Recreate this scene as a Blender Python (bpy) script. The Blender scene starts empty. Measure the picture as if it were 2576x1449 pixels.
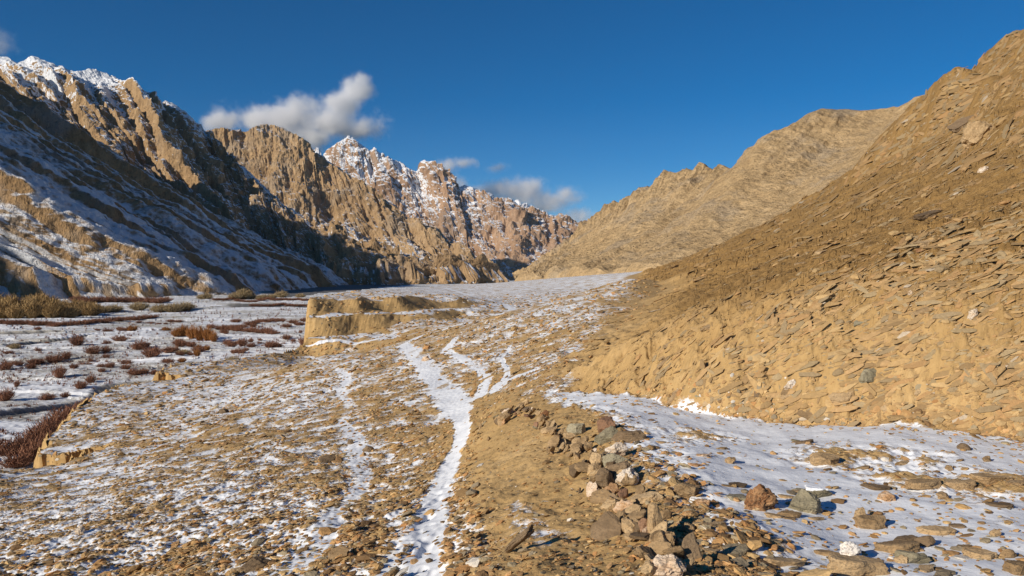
import bpy, math, random
import numpy as np
R = math.radians
rng = np.random.default_rng(7)
random.seed(7)
scene = bpy.context.scene
COL = scene.collection

# ---------------------------------------------------------------- camera frame helpers
# The eye is the origin; +Y looks down the valley.  Photo measures (2576 x 1449 grid) are turned
# into real places with a distance.
F, CX, HY = 1983.0, 1288.0, 690.0
def W(px, py, Y):
    return np.array([(px - CX) / F * Y, Y, (HY - py) / F * Y])

# ---------------------------------------------------------------- numpy noise
def _h(ix, iy, iz, seed):
    n = (ix.astype(np.int64) * 374761393 + iy.astype(np.int64) * 668265263 + iz.astype(np.int64) * 2147483647 + seed * 1274126177) & 0xFFFFFFFF
    n = ((n ^ (n >> 13)) * 1274126177) & 0xFFFFFFFF
    n = ((n ^ (n >> 16)) * 2246822519) & 0xFFFFFFFF
    return n ^ (n >> 15)
_ang = np.arange(64) / 64 * 2 * math.pi
_CA, _SA = np.cos(_ang).astype(np.float32), np.sin(_ang).astype(np.float32)
def per2(x, y, seed=0):
    x = np.asarray(x, np.float64); y = np.asarray(y, np.float64)
    xi = np.floor(x); yi = np.floor(y)
    fx = (x - xi).astype(np.float32); fy = (y - yi).astype(np.float32)
    xi = xi.astype(np.int64); yi = yi.astype(np.int64)
    u = fx * fx * fx * (fx * (fx * 6 - 15) + 10); v = fy * fy * fy * (fy * (fy * 6 - 15) + 10)
    z = np.zeros_like(xi)
    def g(dx, dy):
        k = _h(xi + dx, yi + dy, z, seed) & 63
        return _CA[k] * (fx - dx) + _SA[k] * (fy - dy)
    a = g(0, 0); b = g(1, 0); c = g(0, 1); d = g(1, 1)
    return ((a + u * (b - a)) + v * ((c + u * (d - c)) - (a + u * (b - a)))) * 1.4
def val3(x, y, z, seed=0):
    xi = np.floor(x); yi = np.floor(y); zi = np.floor(z)
    fx = (x - xi).astype(np.float32); fy = (y - yi).astype(np.float32); fz = (z - zi).astype(np.float32)
    xi = xi.astype(np.int64); yi = yi.astype(np.int64); zi = zi.astype(np.int64)
    u = fx * fx * (3 - 2 * fx); v = fy * fy * (3 - 2 * fy); w = fz * fz * (3 - 2 * fz)
    def g(a, b, c):
        return ((_h(xi + a, yi + b, zi + c, seed) & 0xFFFF).astype(np.float32)) / 32767.5 - 1
    x00 = g(0,0,0); x00 = x00 + u * (g(1,0,0) - x00)
    x10 = g(0,1,0); x10 = x10 + u * (g(1,1,0) - x10)
    x01 = g(0,0,1); x01 = x01 + u * (g(1,0,1) - x01)
    x11 = g(0,1,1); x11 = x11 + u * (g(1,1,1) - x11)
    y0 = x00 + v * (x10 - x00); y1 = x01 + v * (x11 - x01)
    return y0 + w * (y1 - y0)
def fbm2(x, y, o, seed=0, gain=.5):
    s = 0; a = 1
    for i in range(o):
        s = s + a * per2(x * 2 ** i + 17.3 * i, y * 2 ** i - 9.1 * i, seed + i); a *= gain
    return s
def ridge2(x, y, o, seed=0, gain=.5):
    s = 0; a = 1; t = 0
    for i in range(o):
        s = s + a * (1 - 2 * np.abs(per2(x * 2.03 ** i + 5.7 * i, y * 2.03 ** i + 3.3 * i, seed + i))); t += a; a *= gain
    return s / t
def fbm3(p, sc, o, seed=0, gain=.5):
    s = 0; a = 1; q = p / sc
    for i in range(o):
        s = s + a * val3(q[..., 0] * 2 ** i + 3.1 * i, q[..., 1] * 2 ** i + 7.7 * i, q[..., 2] * 2 ** i, seed + i); a *= gain
    return s
def sst(a, b, x):
    t = np.clip((x - a) / (b - a), 0, 1)
    return t * t * (3 - 2 * t)

# ---------------------------------------------------------------- scene object helpers
def tag(o, label=None, cat=None, group=None, kind=None):
    if label: o['label'] = label
    if cat: o['category'] = cat
    if group: o['group'] = group
    if kind: o['kind'] = kind
    return o
def mesh_np(name, V, Q, attrs=None, smooth=False, tris=False):
    me = bpy.data.meshes.new(name)
    V = np.ascontiguousarray(V, np.float32).reshape(-1, 3); Q = np.ascontiguousarray(Q, np.int32)
    k = Q.shape[1]
    me.vertices.add(len(V)); me.vertices.foreach_set('co', V.ravel())
    me.loops.add(Q.size); me.loops.foreach_set('vertex_index', Q.ravel())
    me.polygons.add(len(Q)); me.polygons.foreach_set('loop_start', np.arange(len(Q), dtype=np.int32) * k)
    try: me.polygons.foreach_set('loop_total', np.full(len(Q), k, np.int32))
    except Exception: pass
    me.polygons.foreach_set('use_smooth', np.full(len(Q), smooth, bool))
    for n, a in (attrs or {}).items():
        a = np.ascontiguousarray(a, np.float32)
        if a.ndim == 2:
            at = me.attributes.new(n, 'FLOAT_COLOR', 'POINT')
            at.data.foreach_set('color', np.concatenate([a, np.ones((len(a), 1), np.float32)], 1).ravel())
        else:
            at = me.attributes.new(n, 'FLOAT', 'POINT'); at.data.foreach_set('value', a)
    me.update(calc_edges=True)
    return me
def link(name, me, mat=None, parent=None):
    o = bpy.data.objects.new(name, me); COL.objects.link(o)
    if mat: me.materials.append(mat)
    if parent: o.parent = parent
    return o
def grid_quads(nr, nc):
    i = np.arange(nr - 1)[:, None] * nc + np.arange(nc - 1)[None]
    return np.stack([i, i + 1, i + nc + 1, i + nc], -1).reshape(-1, 4)

# ---------------------------------------------------------------- materials
class NT:
    def __init__(s, name):
        s.m = bpy.data.materials.new(name); s.m.use_nodes = True
        s.t = s.m.node_tree; s.t.nodes.clear()
        s.out = s.n('ShaderNodeOutputMaterial')
    def n(s, typ, **k):
        o = s.t.nodes.new(typ)
        for a, b in k.items(): setattr(o, a, b)
        return o
    def l(s, a, b): s.t.links.new(a, b)
    def put(s, sock, v):
        if hasattr(v, 'is_output'): s.l(v, sock)
        else: sock.default_value = v
    def math(s, op, a, b=0.0, c=0.0, clamp=False):
        o = s.n('ShaderNodeMath', operation=op); o.use_clamp = clamp
        for i, v in enumerate((a, b, c)): s.put(o.inputs[i], v)
        return o.outputs[0]
    def attr(s, name):
        o = s.n('ShaderNodeAttribute'); o.attribute_name = name; return o
    def noise(s, vec, scale, detail=3, rough=.55, dist=0):
        o = s.n('ShaderNodeTexNoise'); o.inputs['Scale'].default_value = scale; o.inputs['Detail'].default_value = detail
        o.inputs['Roughness'].default_value = rough; o.inputs['Distortion'].default_value = dist
        s.put(o.inputs['Vector'], vec); return o.outputs[0]
    def mapping(s, vec, scale=(1,1,1), rot=(0,0,0)):
        o = s.n('ShaderNodeMapping'); o.inputs['Scale'].default_value = scale; o.inputs['Rotation'].default_value = rot
        s.l(vec, o.inputs['Vector']); return o.outputs[0]
    def mix(s, f, a, b, mode='MIX'):
        o = s.n('ShaderNodeMix', data_type='RGBA', blend_type=mode)
        s.put(o.inputs[0], f); s.put(o.inputs[6], a if hasattr(a, 'is_output') else (*a, 1)); s.put(o.inputs[7], b if hasattr(b, 'is_output') else (*b, 1))
        return o.outputs[2]
    def ramp(s, f, stops):
        o = s.n('ShaderNodeValToRGB'); e = o.color_ramp.elements
        while len(e) < len(stops): e.new(.5)
        for k, (p, c) in enumerate(stops): e[k].position = p; e[k].color = (*c, 1)
        s.put(o.inputs[0], f); return o.outputs[0]
    def step(s, x, thr, soft):      # smooth step as a node
        o = s.n('ShaderNodeMapRange', interpolation_type='SMOOTHSTEP')
        s.put(o.inputs[0], x); o.inputs[1].default_value = thr - soft; o.inputs[2].default_value = thr + soft
        return o.outputs[0]
    def bump(s, h, strength, dist, normal=None):
        o = s.n('ShaderNodeBump'); o.inputs['Strength'].default_value = strength; o.inputs['Distance'].default_value = dist
        s.l(h, o.inputs['Height'])
        if normal: s.l(normal, o.inputs['Normal'])
        return o.outputs[0]
    def surf(s, color, rough=.9, normal=None, spec=.15):
        p = s.n('ShaderNodeBsdfPrincipled'); s.put(p.inputs['Base Color'], color); s.put(p.inputs['Roughness'], rough)
        p.inputs['Specular IOR Level'].default_value = spec
        if normal: s.l(normal, p.inputs['Normal'])
        s.l(p.outputs[0], s.out.inputs[0]); return p
SNOW = (.80, .82, .85)

def ground_material():
    t = NT('ground_soil_snow')
    pos = t.n('ShaderNodeNewGeometry').outputs['Position']
    snow = t.attr('snow').outputs['Fac']; rub = t.attr('rub').outputs['Fac']; riv = t.attr('river').outputs['Fac']
    slope = t.attr('slope').outputs['Fac']
    n1 = t.noise(pos, .35, 4); n2 = t.noise(pos, 3.2, 5, .65); n3 = t.noise(pos, 14, 4, .6); n4 = t.noise(pos, 45, 3, .6)
    soil = t.ramp(t.math('ADD', t.math('MULTIPLY', n1, .5), t.math('MULTIPLY', n2, .5)), [(.33, (.36, .23, .095)), (.5, (.46, .30, .128)), (.66, (.55, .375, .178))])
    rock = t.ramp(n3, [(.30, (.25, .16, .075)), (.45, (.37, .24, .108)), (.58, (.47, .31, .142)), (.72, (.56, .40, .21))])
    c = t.mix(t.math('MULTIPLY', rub, t.step(t.math('ADD', t.math('MULTIPLY', n3, .6), t.math('MULTIPLY', n2, .4)), .47, .06)), soil, rock)
    # slate bands on the hillside, running up the slope
    sv = t.mapping(pos, (.5, 3.2, .5), (0, 0, R(-14)))
    s1 = t.noise(sv, 1.3, 5, .7); s2 = t.noise(sv, 6, 4, .65)
    band = t.ramp(t.math('ADD', t.math('MULTIPLY', s1, .55), t.math('MULTIPLY', s2, .45)), [(.36, (.15, .102, .050)), (.46, (.27, .185, .085)), (.55, (.34, .237, .113)), (.68, (.42, .30, .152))])
    c = t.mix(t.math('MULTIPLY', slope, .8), c, band)
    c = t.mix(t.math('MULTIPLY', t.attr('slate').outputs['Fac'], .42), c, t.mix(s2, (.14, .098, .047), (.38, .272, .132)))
    fan = t.noise(t.mapping(pos, (.05, .42, .05), (0, 0, R(-12))), 1.0, 4, .6)
    c = t.mix(t.math('MULTIPLY', slope, .55), c, t.mix(t.step(fan, .5, .12), (.27, .183, .088), (.50, .352, .178)), 'SOFT_LIGHT')
    grav = t.ramp(n2, [(.35, (.27, .25, .21)), (.5, (.43, .40, .34)), (.65, (.54, .51, .45))])
    c = t.mix(riv, c, grav)
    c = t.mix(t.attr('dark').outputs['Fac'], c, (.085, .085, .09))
    sn = t.math('ADD', t.math('ADD', t.math('MULTIPLY', n2, .35), t.math('MULTIPLY', n3, .4)), t.math('MULTIPLY', n4, .25))
    m = t.step(t.math('ADD', snow, t.math('MULTIPLY', t.math('SUBTRACT', sn, .5), 2.1)), .5, .16)
    c = t.mix(m, c, SNOW)
    h = t.math('ADD', t.math('MULTIPLY', n3, .6), t.math('MULTIPLY', n4, .4))
    hb = t.math('MULTIPLY', t.math('MULTIPLY', h, t.math('ADD', .45, t.math('MULTIPLY', rub, .55))), t.math('SUBTRACT', 1.0, t.math('MULTIPLY', m, .75)))
    nb = t.bump(hb, .9, .05)
    nb = t.bump(t.math('MULTIPLY', t.math('MULTIPLY', s2, slope), t.math('SUBTRACT', 1.0, m)), .8, .10, nb)
    t.surf(c, .92, nb)
    return t.m

def rock_mountain_material(name, lo, mid, hi, grey=.3, size=1.0, snowc=SNOW, fine=.05, amp=2.6, soft=.10):
    t = NT(name)
    pos = t.n('ShaderNodeNewGeometry').outputs['Position']
    n1 = t.noise(pos, .006 / size, 5, .6); n2 = t.noise(t.mapping(pos, (1, 1, .35)), fine / size, 6, .68); n3 = t.noise(pos, .22 / size, 4, .65)
    c = t.ramp(t.math('ADD', t.math('MULTIPLY', n1, .35), t.math('MULTIPLY', n2, .65)), [(.34, lo), (.5, mid), (.66, hi)])
    gm = t.step(t.noise(pos, .011 / size, 4, .6), .58, .08)
    c = t.mix(t.math('MULTIPLY', gm, grey), c, (.27, .25, .22))
    c = t.mix(t.step(n3, .40, .08), t.mix(.5, c, (.10, .07, .045)), c)
    snow = t.attr('snow').outputs['Fac']
    k = t.math('ADD', t.math('MULTIPLY', n2, .5), t.math('MULTIPLY', n3, .5))
    m = t.step(t.math('ADD', snow, t.math('MULTIPLY', t.math('SUBTRACT', k, .5), amp)), .5, soft)
    c = t.mix(m, c, snowc)
    h = t.math('ADD', t.math('MULTIPLY', n2, .7), t.math('MULTIPLY', n3, .3))
    nb = t.bump(h, 1.0, 9 * size)
    t.surf(c, .95, nb, .05)
    return t.m

def stone_material(name, stops, snowdust=0.0, strata=True):
    t = NT(name)
    tc = t.n('ShaderNodeTexCoord').outputs['Object']; pos = t.n('ShaderNodeNewGeometry').outputs['Position']
    rnd = t.n('ShaderNodeObjectInfo').outputs['Random']
    n1 = t.noise(pos, 5, 5, .65); n2 = t.noise(t.mapping(tc, (1, 1, 6)), 9, 5, .7); n3 = t.noise(pos, 60, 3, .6)
    f = t.math('ADD', t.math('ADD', t.math('MULTIPLY', n1, .55), t.math('MULTIPLY', n2, .35)), t.math('MULTIPLY', t.math('SUBTRACT', rnd, .5), .22))
    c = t.ramp(t.math('ADD', f, .05), stops)
    c = t.mix(t.math('MULTIPLY', t.step(n3, .58, .05), .5), c, (.12, .09, .06))
    h = t.math('ADD', t.math('MULTIPLY', n2, .6), t.math('MULTIPLY', n3, .25))
    t.surf(c, .85, t.bump(h, .7, .03), .25)
    return t.m

def tint_material(name, rough=.9, noise=True):
    t = NT(name)
    pos = t.n('ShaderNodeNewGeometry').outputs['Position']
    a = t.attr('tint').outputs['Color']
    n = t.noise(pos, 22, 4, .65)
    c = t.mix(t.math('MULTIPLY', t.step(n, .45, .1), .45), a, (.10, .07, .04)) if noise else a
    c = t.mix(.35, a, c)
    t.surf(c, rough, t.bump(n, .6, .03) if noise else None, .15)
    return t.m

GROUND = ground_material()

# ---------------------------------------------------------------- ground heightfield
FOOT_Y = [0, 4, 9, 11.7, 15, 22, 35, 50, 65, 90, 130, 190, 250, 400, 1500]
FOOT_X = [10, 7.5, 5.85, 2.5, 1.3, 1.9, 4.9, 9.5, 12.5, 15, 19.5, 30, 60, 150, 900]
EDGE_Y = [-20, 0, 8, 18, 22, 24.5, 28, 28.6, 37, 43, 47.5, 49.5, 52.6, 53.2, 58, 62, 68, 73, 76, 80, 85, 110, 150, 210, 260, 325, 345, 365, 400, 500, 1500]
EDGE_X = [-60, -34, -27, -20, -16.4, -14.2, -14.3, -17.3, -20.3, -22, -22.7, -21.4, -21.6, -23.8, -23.9, -22.1, -20.8, -19.0, -19.4, -20.3, -21.4, -24.5, -27, -26, -23, -20, 10, 60, 200, 600, 3000]
CTRL = [  # photo x, photo y, distance
 (1060,1449,5.3),(1090,1300,8.1),(1100,1210,10.9),(1150,1130,14.4),(1165,1050,18.8),(1180,1005,23),(1090,950,32),(1010,870,48),(1120,820,66),
 (1250,770,100),(1200,745,150),(1130,725,230),(1240,712,330),(1600,690,190),(1400,700,280),(1500,720,170),(1420,767,92),(1500,734,120),(1600,700,60),(1500,734,53),(1400,764,49),(1300,790,47),(1200,811,50),(1120,826,56),(1400,860,33),(1300,880,35),(1558,897,22),(1628,798,35),(1665,734,50),(1685,717,65),(1640,724,90),(1593,708,130),
 (0,1449,9.5),(500,1449,7.5),(800,1449,6.3),(0,1300,15.5),(500,1300,12),(800,1300,9.6),(0,1200,22),(400,1200,18),(800,1200,14.5),
 (100,1140,28),(500,1050,33),(270,1000,42),(405,945,52),(580,905,62),(775,868,73),(850,1000,32),(700,1100,22),(800,900,53),(980,1000,28),
 (1290,1449,4.6),(1200,1200,9.7),(1210,1080,14.6),(1290,1012,15.7),(1330,1080,11.8),(1440,1180,8.5),(1530,1320,5.8),(1330,1250,7.5),(1380,1400,4.9),
 (1400,1060,11.5),(1560,1130,8.6),(1650,1260,6.0),(1700,1420,4.3),(1420,1000,14.3),(1800,1050,11.2),(2200,1100,9.0),(2576,1130,8.4),(2000,1250,6.4),
 (2576,1300,5.7),(2200,1449,4.5),(2576,1449,4.4),(1350,960,20.5),(1250,930,28),(1480,960,16),(1420,920,22),
 (785,766,79.5),(800,752,83),(900,766,82),(900,798,80),(900,832,77),(1000,757,87),(1000,790,84),(1000,818,79),(1000,846,70),(1150,756,97),(1150,790,91),(1150,806,84),(1260,752,120),(830,745,95),(860,742,110),(900,757,92),(1000,748,100),(1000,740,120),(1100,742,115),(800,749,90),
 (930,731,150),(1041,724,210),(1110,720,260),(1300,740,150),(1350,712,230)]
CTRL = np.array(CTRL, float)
def tcoord(x, Y): return np.stack([x / Y * 3.0, np.log(Y)], -1)
_P = np.stack([(CTRL[:, 0] - CX) / F * CTRL[:, 2], CTRL[:, 2], (HY - CTRL[:, 1]) / F * CTRL[:, 2]], 1)
# a few anchors outside the frame
_P = np.vstack([_P, [[-8, 6, -3.6], [-20, 14, -5.6], [-14, 3.5, -4.4], [0, 2.2, -1.68], [2.5, 2.2, -1.62], [-2.2, 2.2, -2.3], [6, 5, -1.75], [9, 8, -1.95]]])
_A = tcoord(_P[:, 0], _P[:, 1])
def _phi(r2): return np.where(r2 > 1e-12, .5 * r2 * np.log(np.maximum(r2, 1e-12)), 0)
def _tps_fit(A, z, lam=2e-4):
    n = len(A); K = _phi(((A[:, None] - A[None]) ** 2).sum(-1)) + lam * np.eye(n)
    Pm = np.c_[np.ones(n), A]; M = np.block([[K, Pm], [Pm.T, np.zeros((3, 3))]])
    return np.linalg.solve(M, np.r_[z, 0, 0, 0])
_wt = _tps_fit(_A, _P[:, 2])
def tps(x, Y):
    q = tcoord(x, Y); out = np.empty(q.shape[0])
    for i in range(0, len(q), 100000):
        c = q[i:i + 100000]
        r2 = (c[:, None, 0] - _A[None, :, 0]) ** 2 + (c[:, None, 1] - _A[None, :, 1]) ** 2
        out[i:i + 100000] = _phi(r2) @ _wt[:len(_A)] + _wt[-3] + c @ _wt[-2:]
    return out

NC, NR = 1180, 1240
_u0 = np.linspace(-.70, .70, NC - 120)
UU = np.concatenate([np.linspace(-1.5, -.70, 61)[:-1], _u0, np.linspace(.70, 1.5, 61)[1:]])
NC = len(UU)
_w = np.interp(np.linspace(math.log(2.2), math.log(1700), 4000), [math.log(v) for v in (2.2, 4.5, 6, 40, 120, 300, 450, 1700)], [.35, 1, 1.35, 1.3, 1.1, .7, .3, .15])
_cw = np.concatenate([[0], np.cumsum(_w)[:-1]]); _cw /= _cw[-1]
YY = np.exp(np.interp(np.linspace(0, 1, NR), _cw, np.linspace(math.log(2.2), math.log(1700), 4000)))
Yg, Ug = np.meshgrid(YY, UU, indexing='ij'); Xg = Ug * Yg
x = Xg.ravel(); y = Yg.ravel()
xf = np.interp(y, FOOT_Y, FOOT_X) + .5 * per2(y / 3.0, y * 0, 3) * np.clip(y / 20, .4, 3)
xe = np.interp(y + (.9 * fbm2(x / 1.6, y / 5, 3, 13) + .8 * per2(x / 4.0, y / 9, 14)) * sst(66, 60, y) * sst(16, 22, y), EDGE_Y, EDGE_X)
_near = np.clip(y / 30, .3, 1)
xe = xe + (fbm2(y / 9.0, y * 0 + .5, 2, 11) * 1.0 + np.maximum(0, per2(y / 6.5, y * 0 + 3.5, 5) - .1) * -2.2) * _near * sst(345, 300, y) * (1 - .8 * sst(66, 71, y) * sst(90, 84, y))
xclip = np.maximum(np.minimum(x, xf), xe - 3)
up = tps(xclip, np.maximum(y, 2.2))
dx = np.maximum(0, x - xf)
# hillside profile: short steep bank, then gently steepening
bank = 1.5 * (1 - np.exp(-dx / 1.5)) * sst(24, 11, y) * sst(0, 8, y)
prof = dx * np.minimum(.275 + .0038 * dx, .62) + bank
xs_r = x / 40; 
# broad relief of the hillside and the outcrops along its skyline
prof = prof + sst(6, 40, dx) * (1.8 * fbm2(x / 34, y / 40, 3, 21)) 
oc = sst(20, 45, dx) * np.maximum(0, per2(x / 16 + 3, y / 22, 31) - .12) * 9
prof = prof + oc + 4.5 * np.exp(-((x - 75) / 5) ** 2 - ((y - 130) / 10) ** 2) + 2.2 * np.exp(-((x - 73) / 2.5) ** 2 - ((y - 130) / 6) ** 2)
zr = -14 + .7 * fbm2(x / 60, y / 26, 3, 41) + .5 * np.round(2 * fbm2(x / 90 + 5, y / 15, 3, 43)) / 2
zr = zr + sst(430, 520, y) * 0
# sharp stepped banks at the gully below the far terrace
_u2 = up.reshape(NR, NC); _s0 = np.hypot(np.gradient(_u2, axis=0) / np.gradient(Yg, axis=0), np.gradient(_u2, axis=1) / np.gradient(Xg, axis=1)).ravel()
gm = sst(66, 74, y) * sst(104, 93, y) * sst(6, -2, x) * (x > xe - 2) * sst(.08, .2, _s0)
L = 1.75; ph = 2 * math.pi * (up + .55 + .16 * fbm2(x / 7, y / 7, 4, 51)) / L
up = up - gm * np.sin(ph) * L / (2 * math.pi) * .93
up = up + gm * (.13 * ridge2(x / 1.3, y / 6, 3, 55) + .06 * ridge2(x / .7, y / 3, 3, 57)) * sst(.1, .5, np.abs(np.gradient(up.reshape(NR, NC), axis=0).ravel() / np.maximum(np.gradient(y.reshape(NR, NC), axis=0).ravel(), 1e-6)))
inside = x - xe
wcl = np.interp(y, [0, 60, 72, 90, 400], [1.6, 1.6, 1.3, 1.3, 3])
kedge = sst(-1, 0, inside / wcl)
base = np.where(inside / wcl > 0, up, zr + (up - zr) * kedge) + prof
H0 = base.reshape(NR, NC)
gy = np.gradient(H0, axis=0) / np.gradient(Yg, axis=0)
gx = np.gradient(H0, axis=1) / np.gradient(Xg, axis=1)
slopev = np.sqrt(gx ** 2 + gy ** 2).ravel()
river = 1 - kedge
_hw = np.clip(y / 14 - .6, .45, 4); hill = sst(-1, .3, (x - xf - .3 * per2(x / .5, y / .6, 63) - .4 * per2(x / 1.6, y / 2.0, 64)) / _hw)
px = CX + F * x / y; py = HY - F * base / y

# --- where snow lies: paths, flats and wind-blown streaks (world masks)
def pix_surface(pxl, pyl, Hgrid=None):
    """places on the ground first met along the given sight lines"""
    Hgrid = H0 if Hgrid is None else Hgrid
    out = []
    for a, b in zip(np.atleast_1d(pxl), np.atleast_1d(pyl)):
        u = (a - CX) / F
        c = np.interp(u, UU, np.arange(NC)); c0 = int(min(max(math.floor(c), 0), NC - 2)); f = c - c0
        h = Hgrid[:, c0] * (1 - f) + Hgrid[:, c0 + 1] * f
        v = (HY - b) / F
        hit = np.nonzero(h - v * YY >= 0)[0]
        k = hit[0] if len(hit) else NR - 1
        if k > 0:
            a0 = h[k - 1] - v * YY[k - 1]; a1 = h[k] - v * YY[k]
            g = -a0 / (a1 - a0 + 1e-9); Yh = YY[k - 1] + g * (YY[k] - YY[k - 1])
        else: Yh = YY[0]
        out.append((u * Yh, Yh, v * Yh))
    return np.array(out)
def seg_dist(poly, wid):
    """distance to a world polyline divided by its local half width"""
    best = np.full(x.shape, 9.0)
    xmn, xmx = poly[:, 0].min() - 4, poly[:, 0].max() + 4; ymn, ymx = poly[:, 1].min() - 6, poly[:, 1].max() + 6
    idx = np.nonzero((x > xmn) & (x < xmx) & (y > ymn) & (y < ymx))[0]
    xx, yy = x[idx], y[idx]; bb = best[idx]
    for (a, b, wa, wb) in zip(poly[:-1], poly[1:], wid[:-1], wid[1:]):
        d = b[:2] - a[:2]; t = np.clip(((xx - a[0]) * d[0] + (yy - a[1]) * d[1]) / (d @ d + 1e-9), 0, 1)
        dist = np.hypot(xx - a[0] - t * d[0], yy - a[1] - t * d[1]) / (wa + t * (wb - wa))
        bb = np.minimum(bb, dist)
    best[idx] = bb
    return best
def path_mask(pts):
    p = pix_surface([q[0] for q in pts], [q[1] for q in pts])
    w = np.array([q[2] for q in pts]) / F * p[:, 1] * .5
    wob = 1 + .25 * per2(x / .5, y / .8, 61) + .3 * per2(x / .16, y / .22, 62) * sst(40, 15, y)
    return seg_dist(p, w) / wob
main = path_mask([(1052,1475,120),(1062,1420,108),(1078,1330,92),(1098,1235,74),(1135,1155,54),(1162,1095,44),(1163,1050,44),(1140,1012,92),(1108,968,62),(1062,912,54),(1012,868,30)])
spur = path_mask([(1150,1015,60),(1205,1000,36),(1224,955,34),(1212,925,26),(1165,905,22),(1120,880,30),(1150,850,10)])
spur2 = path_mask([(1180,1010,60),(1245,985,34),(1270,958,60),(1320,938,26),(1400,905,10)])
up1 = path_mask([(770,872,8),(880,862,14),(1000,848,16),(1090,826,20),(1135,815,50),(1180,806,20)])
up2 = path_mask([(1010,868,34),(1060,846,22),(1130,824,36),(1250,795,26),(1290,778,24),(1265,765,18),(1235,757,14),(1180,743,11),(1120,725,8)])
left = path_mask([(690,1475,120),(765,1400,90),(828,1320,70),(888,1250,50),(918,1200,40),(896,1150,60),(900,1105,40),(858,1065,30),(884,1025,36),(856,985,26),(872,950,24),(850,925,14)])
patch = path_mask([(880,1130,50),(930,1128,60),(990,1120,40)])
left2 = path_mask([(930,1475,40),(985,1400,46),(1040,1330,30)])
pathd = np.minimum.reduce([main, spur, up1, up2])
spur3 = path_mask([(1262,966,26),(1278,935,14),(1262,900,12),(1285,868,9)])
snowpath = np.minimum.reduce([pathd, spur2, spur3, patch])
softpath = np.minimum(left, left2)

def blob(cx, cy, rx, ry, rot=0.0):
    a = px - cx; b = py - cy; c, s = math.cos(rot), math.sin(rot)
    return np.exp(-(((a * c + b * s) / rx) ** 2 + ((-a * s + b * c) / ry) ** 2))
terr = (1 - river) * (1 - hill)
# streaks lie along the contour of the near terrace (roughly world direction (1, .55))
ca, sa = math.cos(.95), math.sin(.95)
al, ac = x * ca + y * sa, -x * sa + y * ca
streak = fbm2(al / 5.5, ac / 1.1, 4, 71, .55)
streak2 = fbm2(al / 2.0, ac / .5, 3, 75, .6)
patchn = fbm2(x / 2.4, y / 3.6, 4, 81, .6)
dens = .51 + .20 * streak * sst(80, 20, y) + .07 * streak2 * sst(40, 15, y) + .20 * patchn + .12 * sst(22, 9, y)
fine = sst(40, 90, y)
dens = dens - .06 * fine + .12 * sst(75, 120, y)
for (cx, cy, rx, ry, a) in [(930,1050,150,70,-.16),(1000,960,90,60,-.08),(620,1120,140,45,-.16),(500,1000,320,60,.10),(150,1290,200,80,.08),(960,1180,70,60,-.28),(330,1360,260,70,-.05),
                            (1300,870,220,90,.02),(1420,850,160,70,.02),(300,1400,420,80,.08),(1100,880,60,30,-.1),(900,1330,60,60,-.25),(700,1200,60,30,-.3),(1230,975,28,26,-.5),(430,1180,200,50,.05),(120,1190,90,30,.1)]:
    dens = dens + a * blob(cx, cy, rx, ry)
# bare bank below the old wall, right of the path
bankm = sst(0, .3, (x - np.interp(y, [4, 5.2, 8, 10.7, 14.2, 17], [-.3, -.3, -.45, -.7, -.7, -.5]))) * sst(16.2, 14.8, y) * sst(.5, 0, x - np.interp(y, [3.2, 4.2, 5.9, 8, 10.8, 13.6, 16], [.88, .92, .92, .96, .92, .48, .32]))
dens = dens * (1 - bankm) + bankm * (-.22 + .25 * patchn)
for (cx, cy, rx, ry, a) in [(1275,1185,35,14,.75),(1300,1255,38,42,.45),(1310,1300,70,32,.55),(1370,1350,70,70,.50),(1250,1355,60,30,.35),(1195,1110,20,20,.2)]:
    dens = dens + bankm * a * blob(cx, cy, rx, ry)
# snow flat behind the wall
shelf = sst(-.3, .6, x - np.interp(y, [3.2, 4.2, 5.9, 8, 10.8, 13.6, 15.2, 16.4], [1.52, 1.4, 1.4, 1.36, 1.36, .8, .56, 2.4])) * sst(17, 15.6, y) * (1 - hill)
sd = .93 + .22 * patchn
for (cx, cy, rx, ry, a) in [(1760,1105,130,25,-.35),(2150,1150,260,34,-.42),(2420,1210,190,30,-.35),(1650,1290,70,60,-.6),(1700,1150,60,30,-.3),(1800,1390,150,60,-.55),(2520,1240,90,30,-.3),(1720,1230,50,40,-.5),(2150,1430,90,30,-.2)]:
    sd = sd + a * blob(cx, cy, rx, ry)
dens = dens * (1 - shelf) + shelf * sd
# hillside: nearly bare with thin streaks left in hollows
hs = -.12 + .34 * fbm2(x / 2.2 + y / 9, y / .55, 4, 91, .6) + .12 * sst(60, 130, y)
hs = hs + .10 * blob(2450, 560, 260, 60) + .08 * blob(1500, 760, 200, 60) - .1 * sst(3, 0, dx) * sst(40, 20, y)
dens = dens * (1 - hill) + hill * hs
# gravel flat of the river
rvn = fbm2(x / 30, y / 13, 4, 101)
rd = .52 + .20 * rvn + .14 * fbm2(x / 3, y / 2, 3, 105)
smooth_snow = sst(.42, .62, fbm2(x / 26 + 9, y / 13, 3, 111) + .35 * blob(610, 780, 150, 12) + .5 * blob(360, 850, 26, 26) + .25 * blob(460, 920, 120, 30))
rd = rd + .5 * smooth_snow
dens = dens * (1 - river) + river * rd
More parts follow.
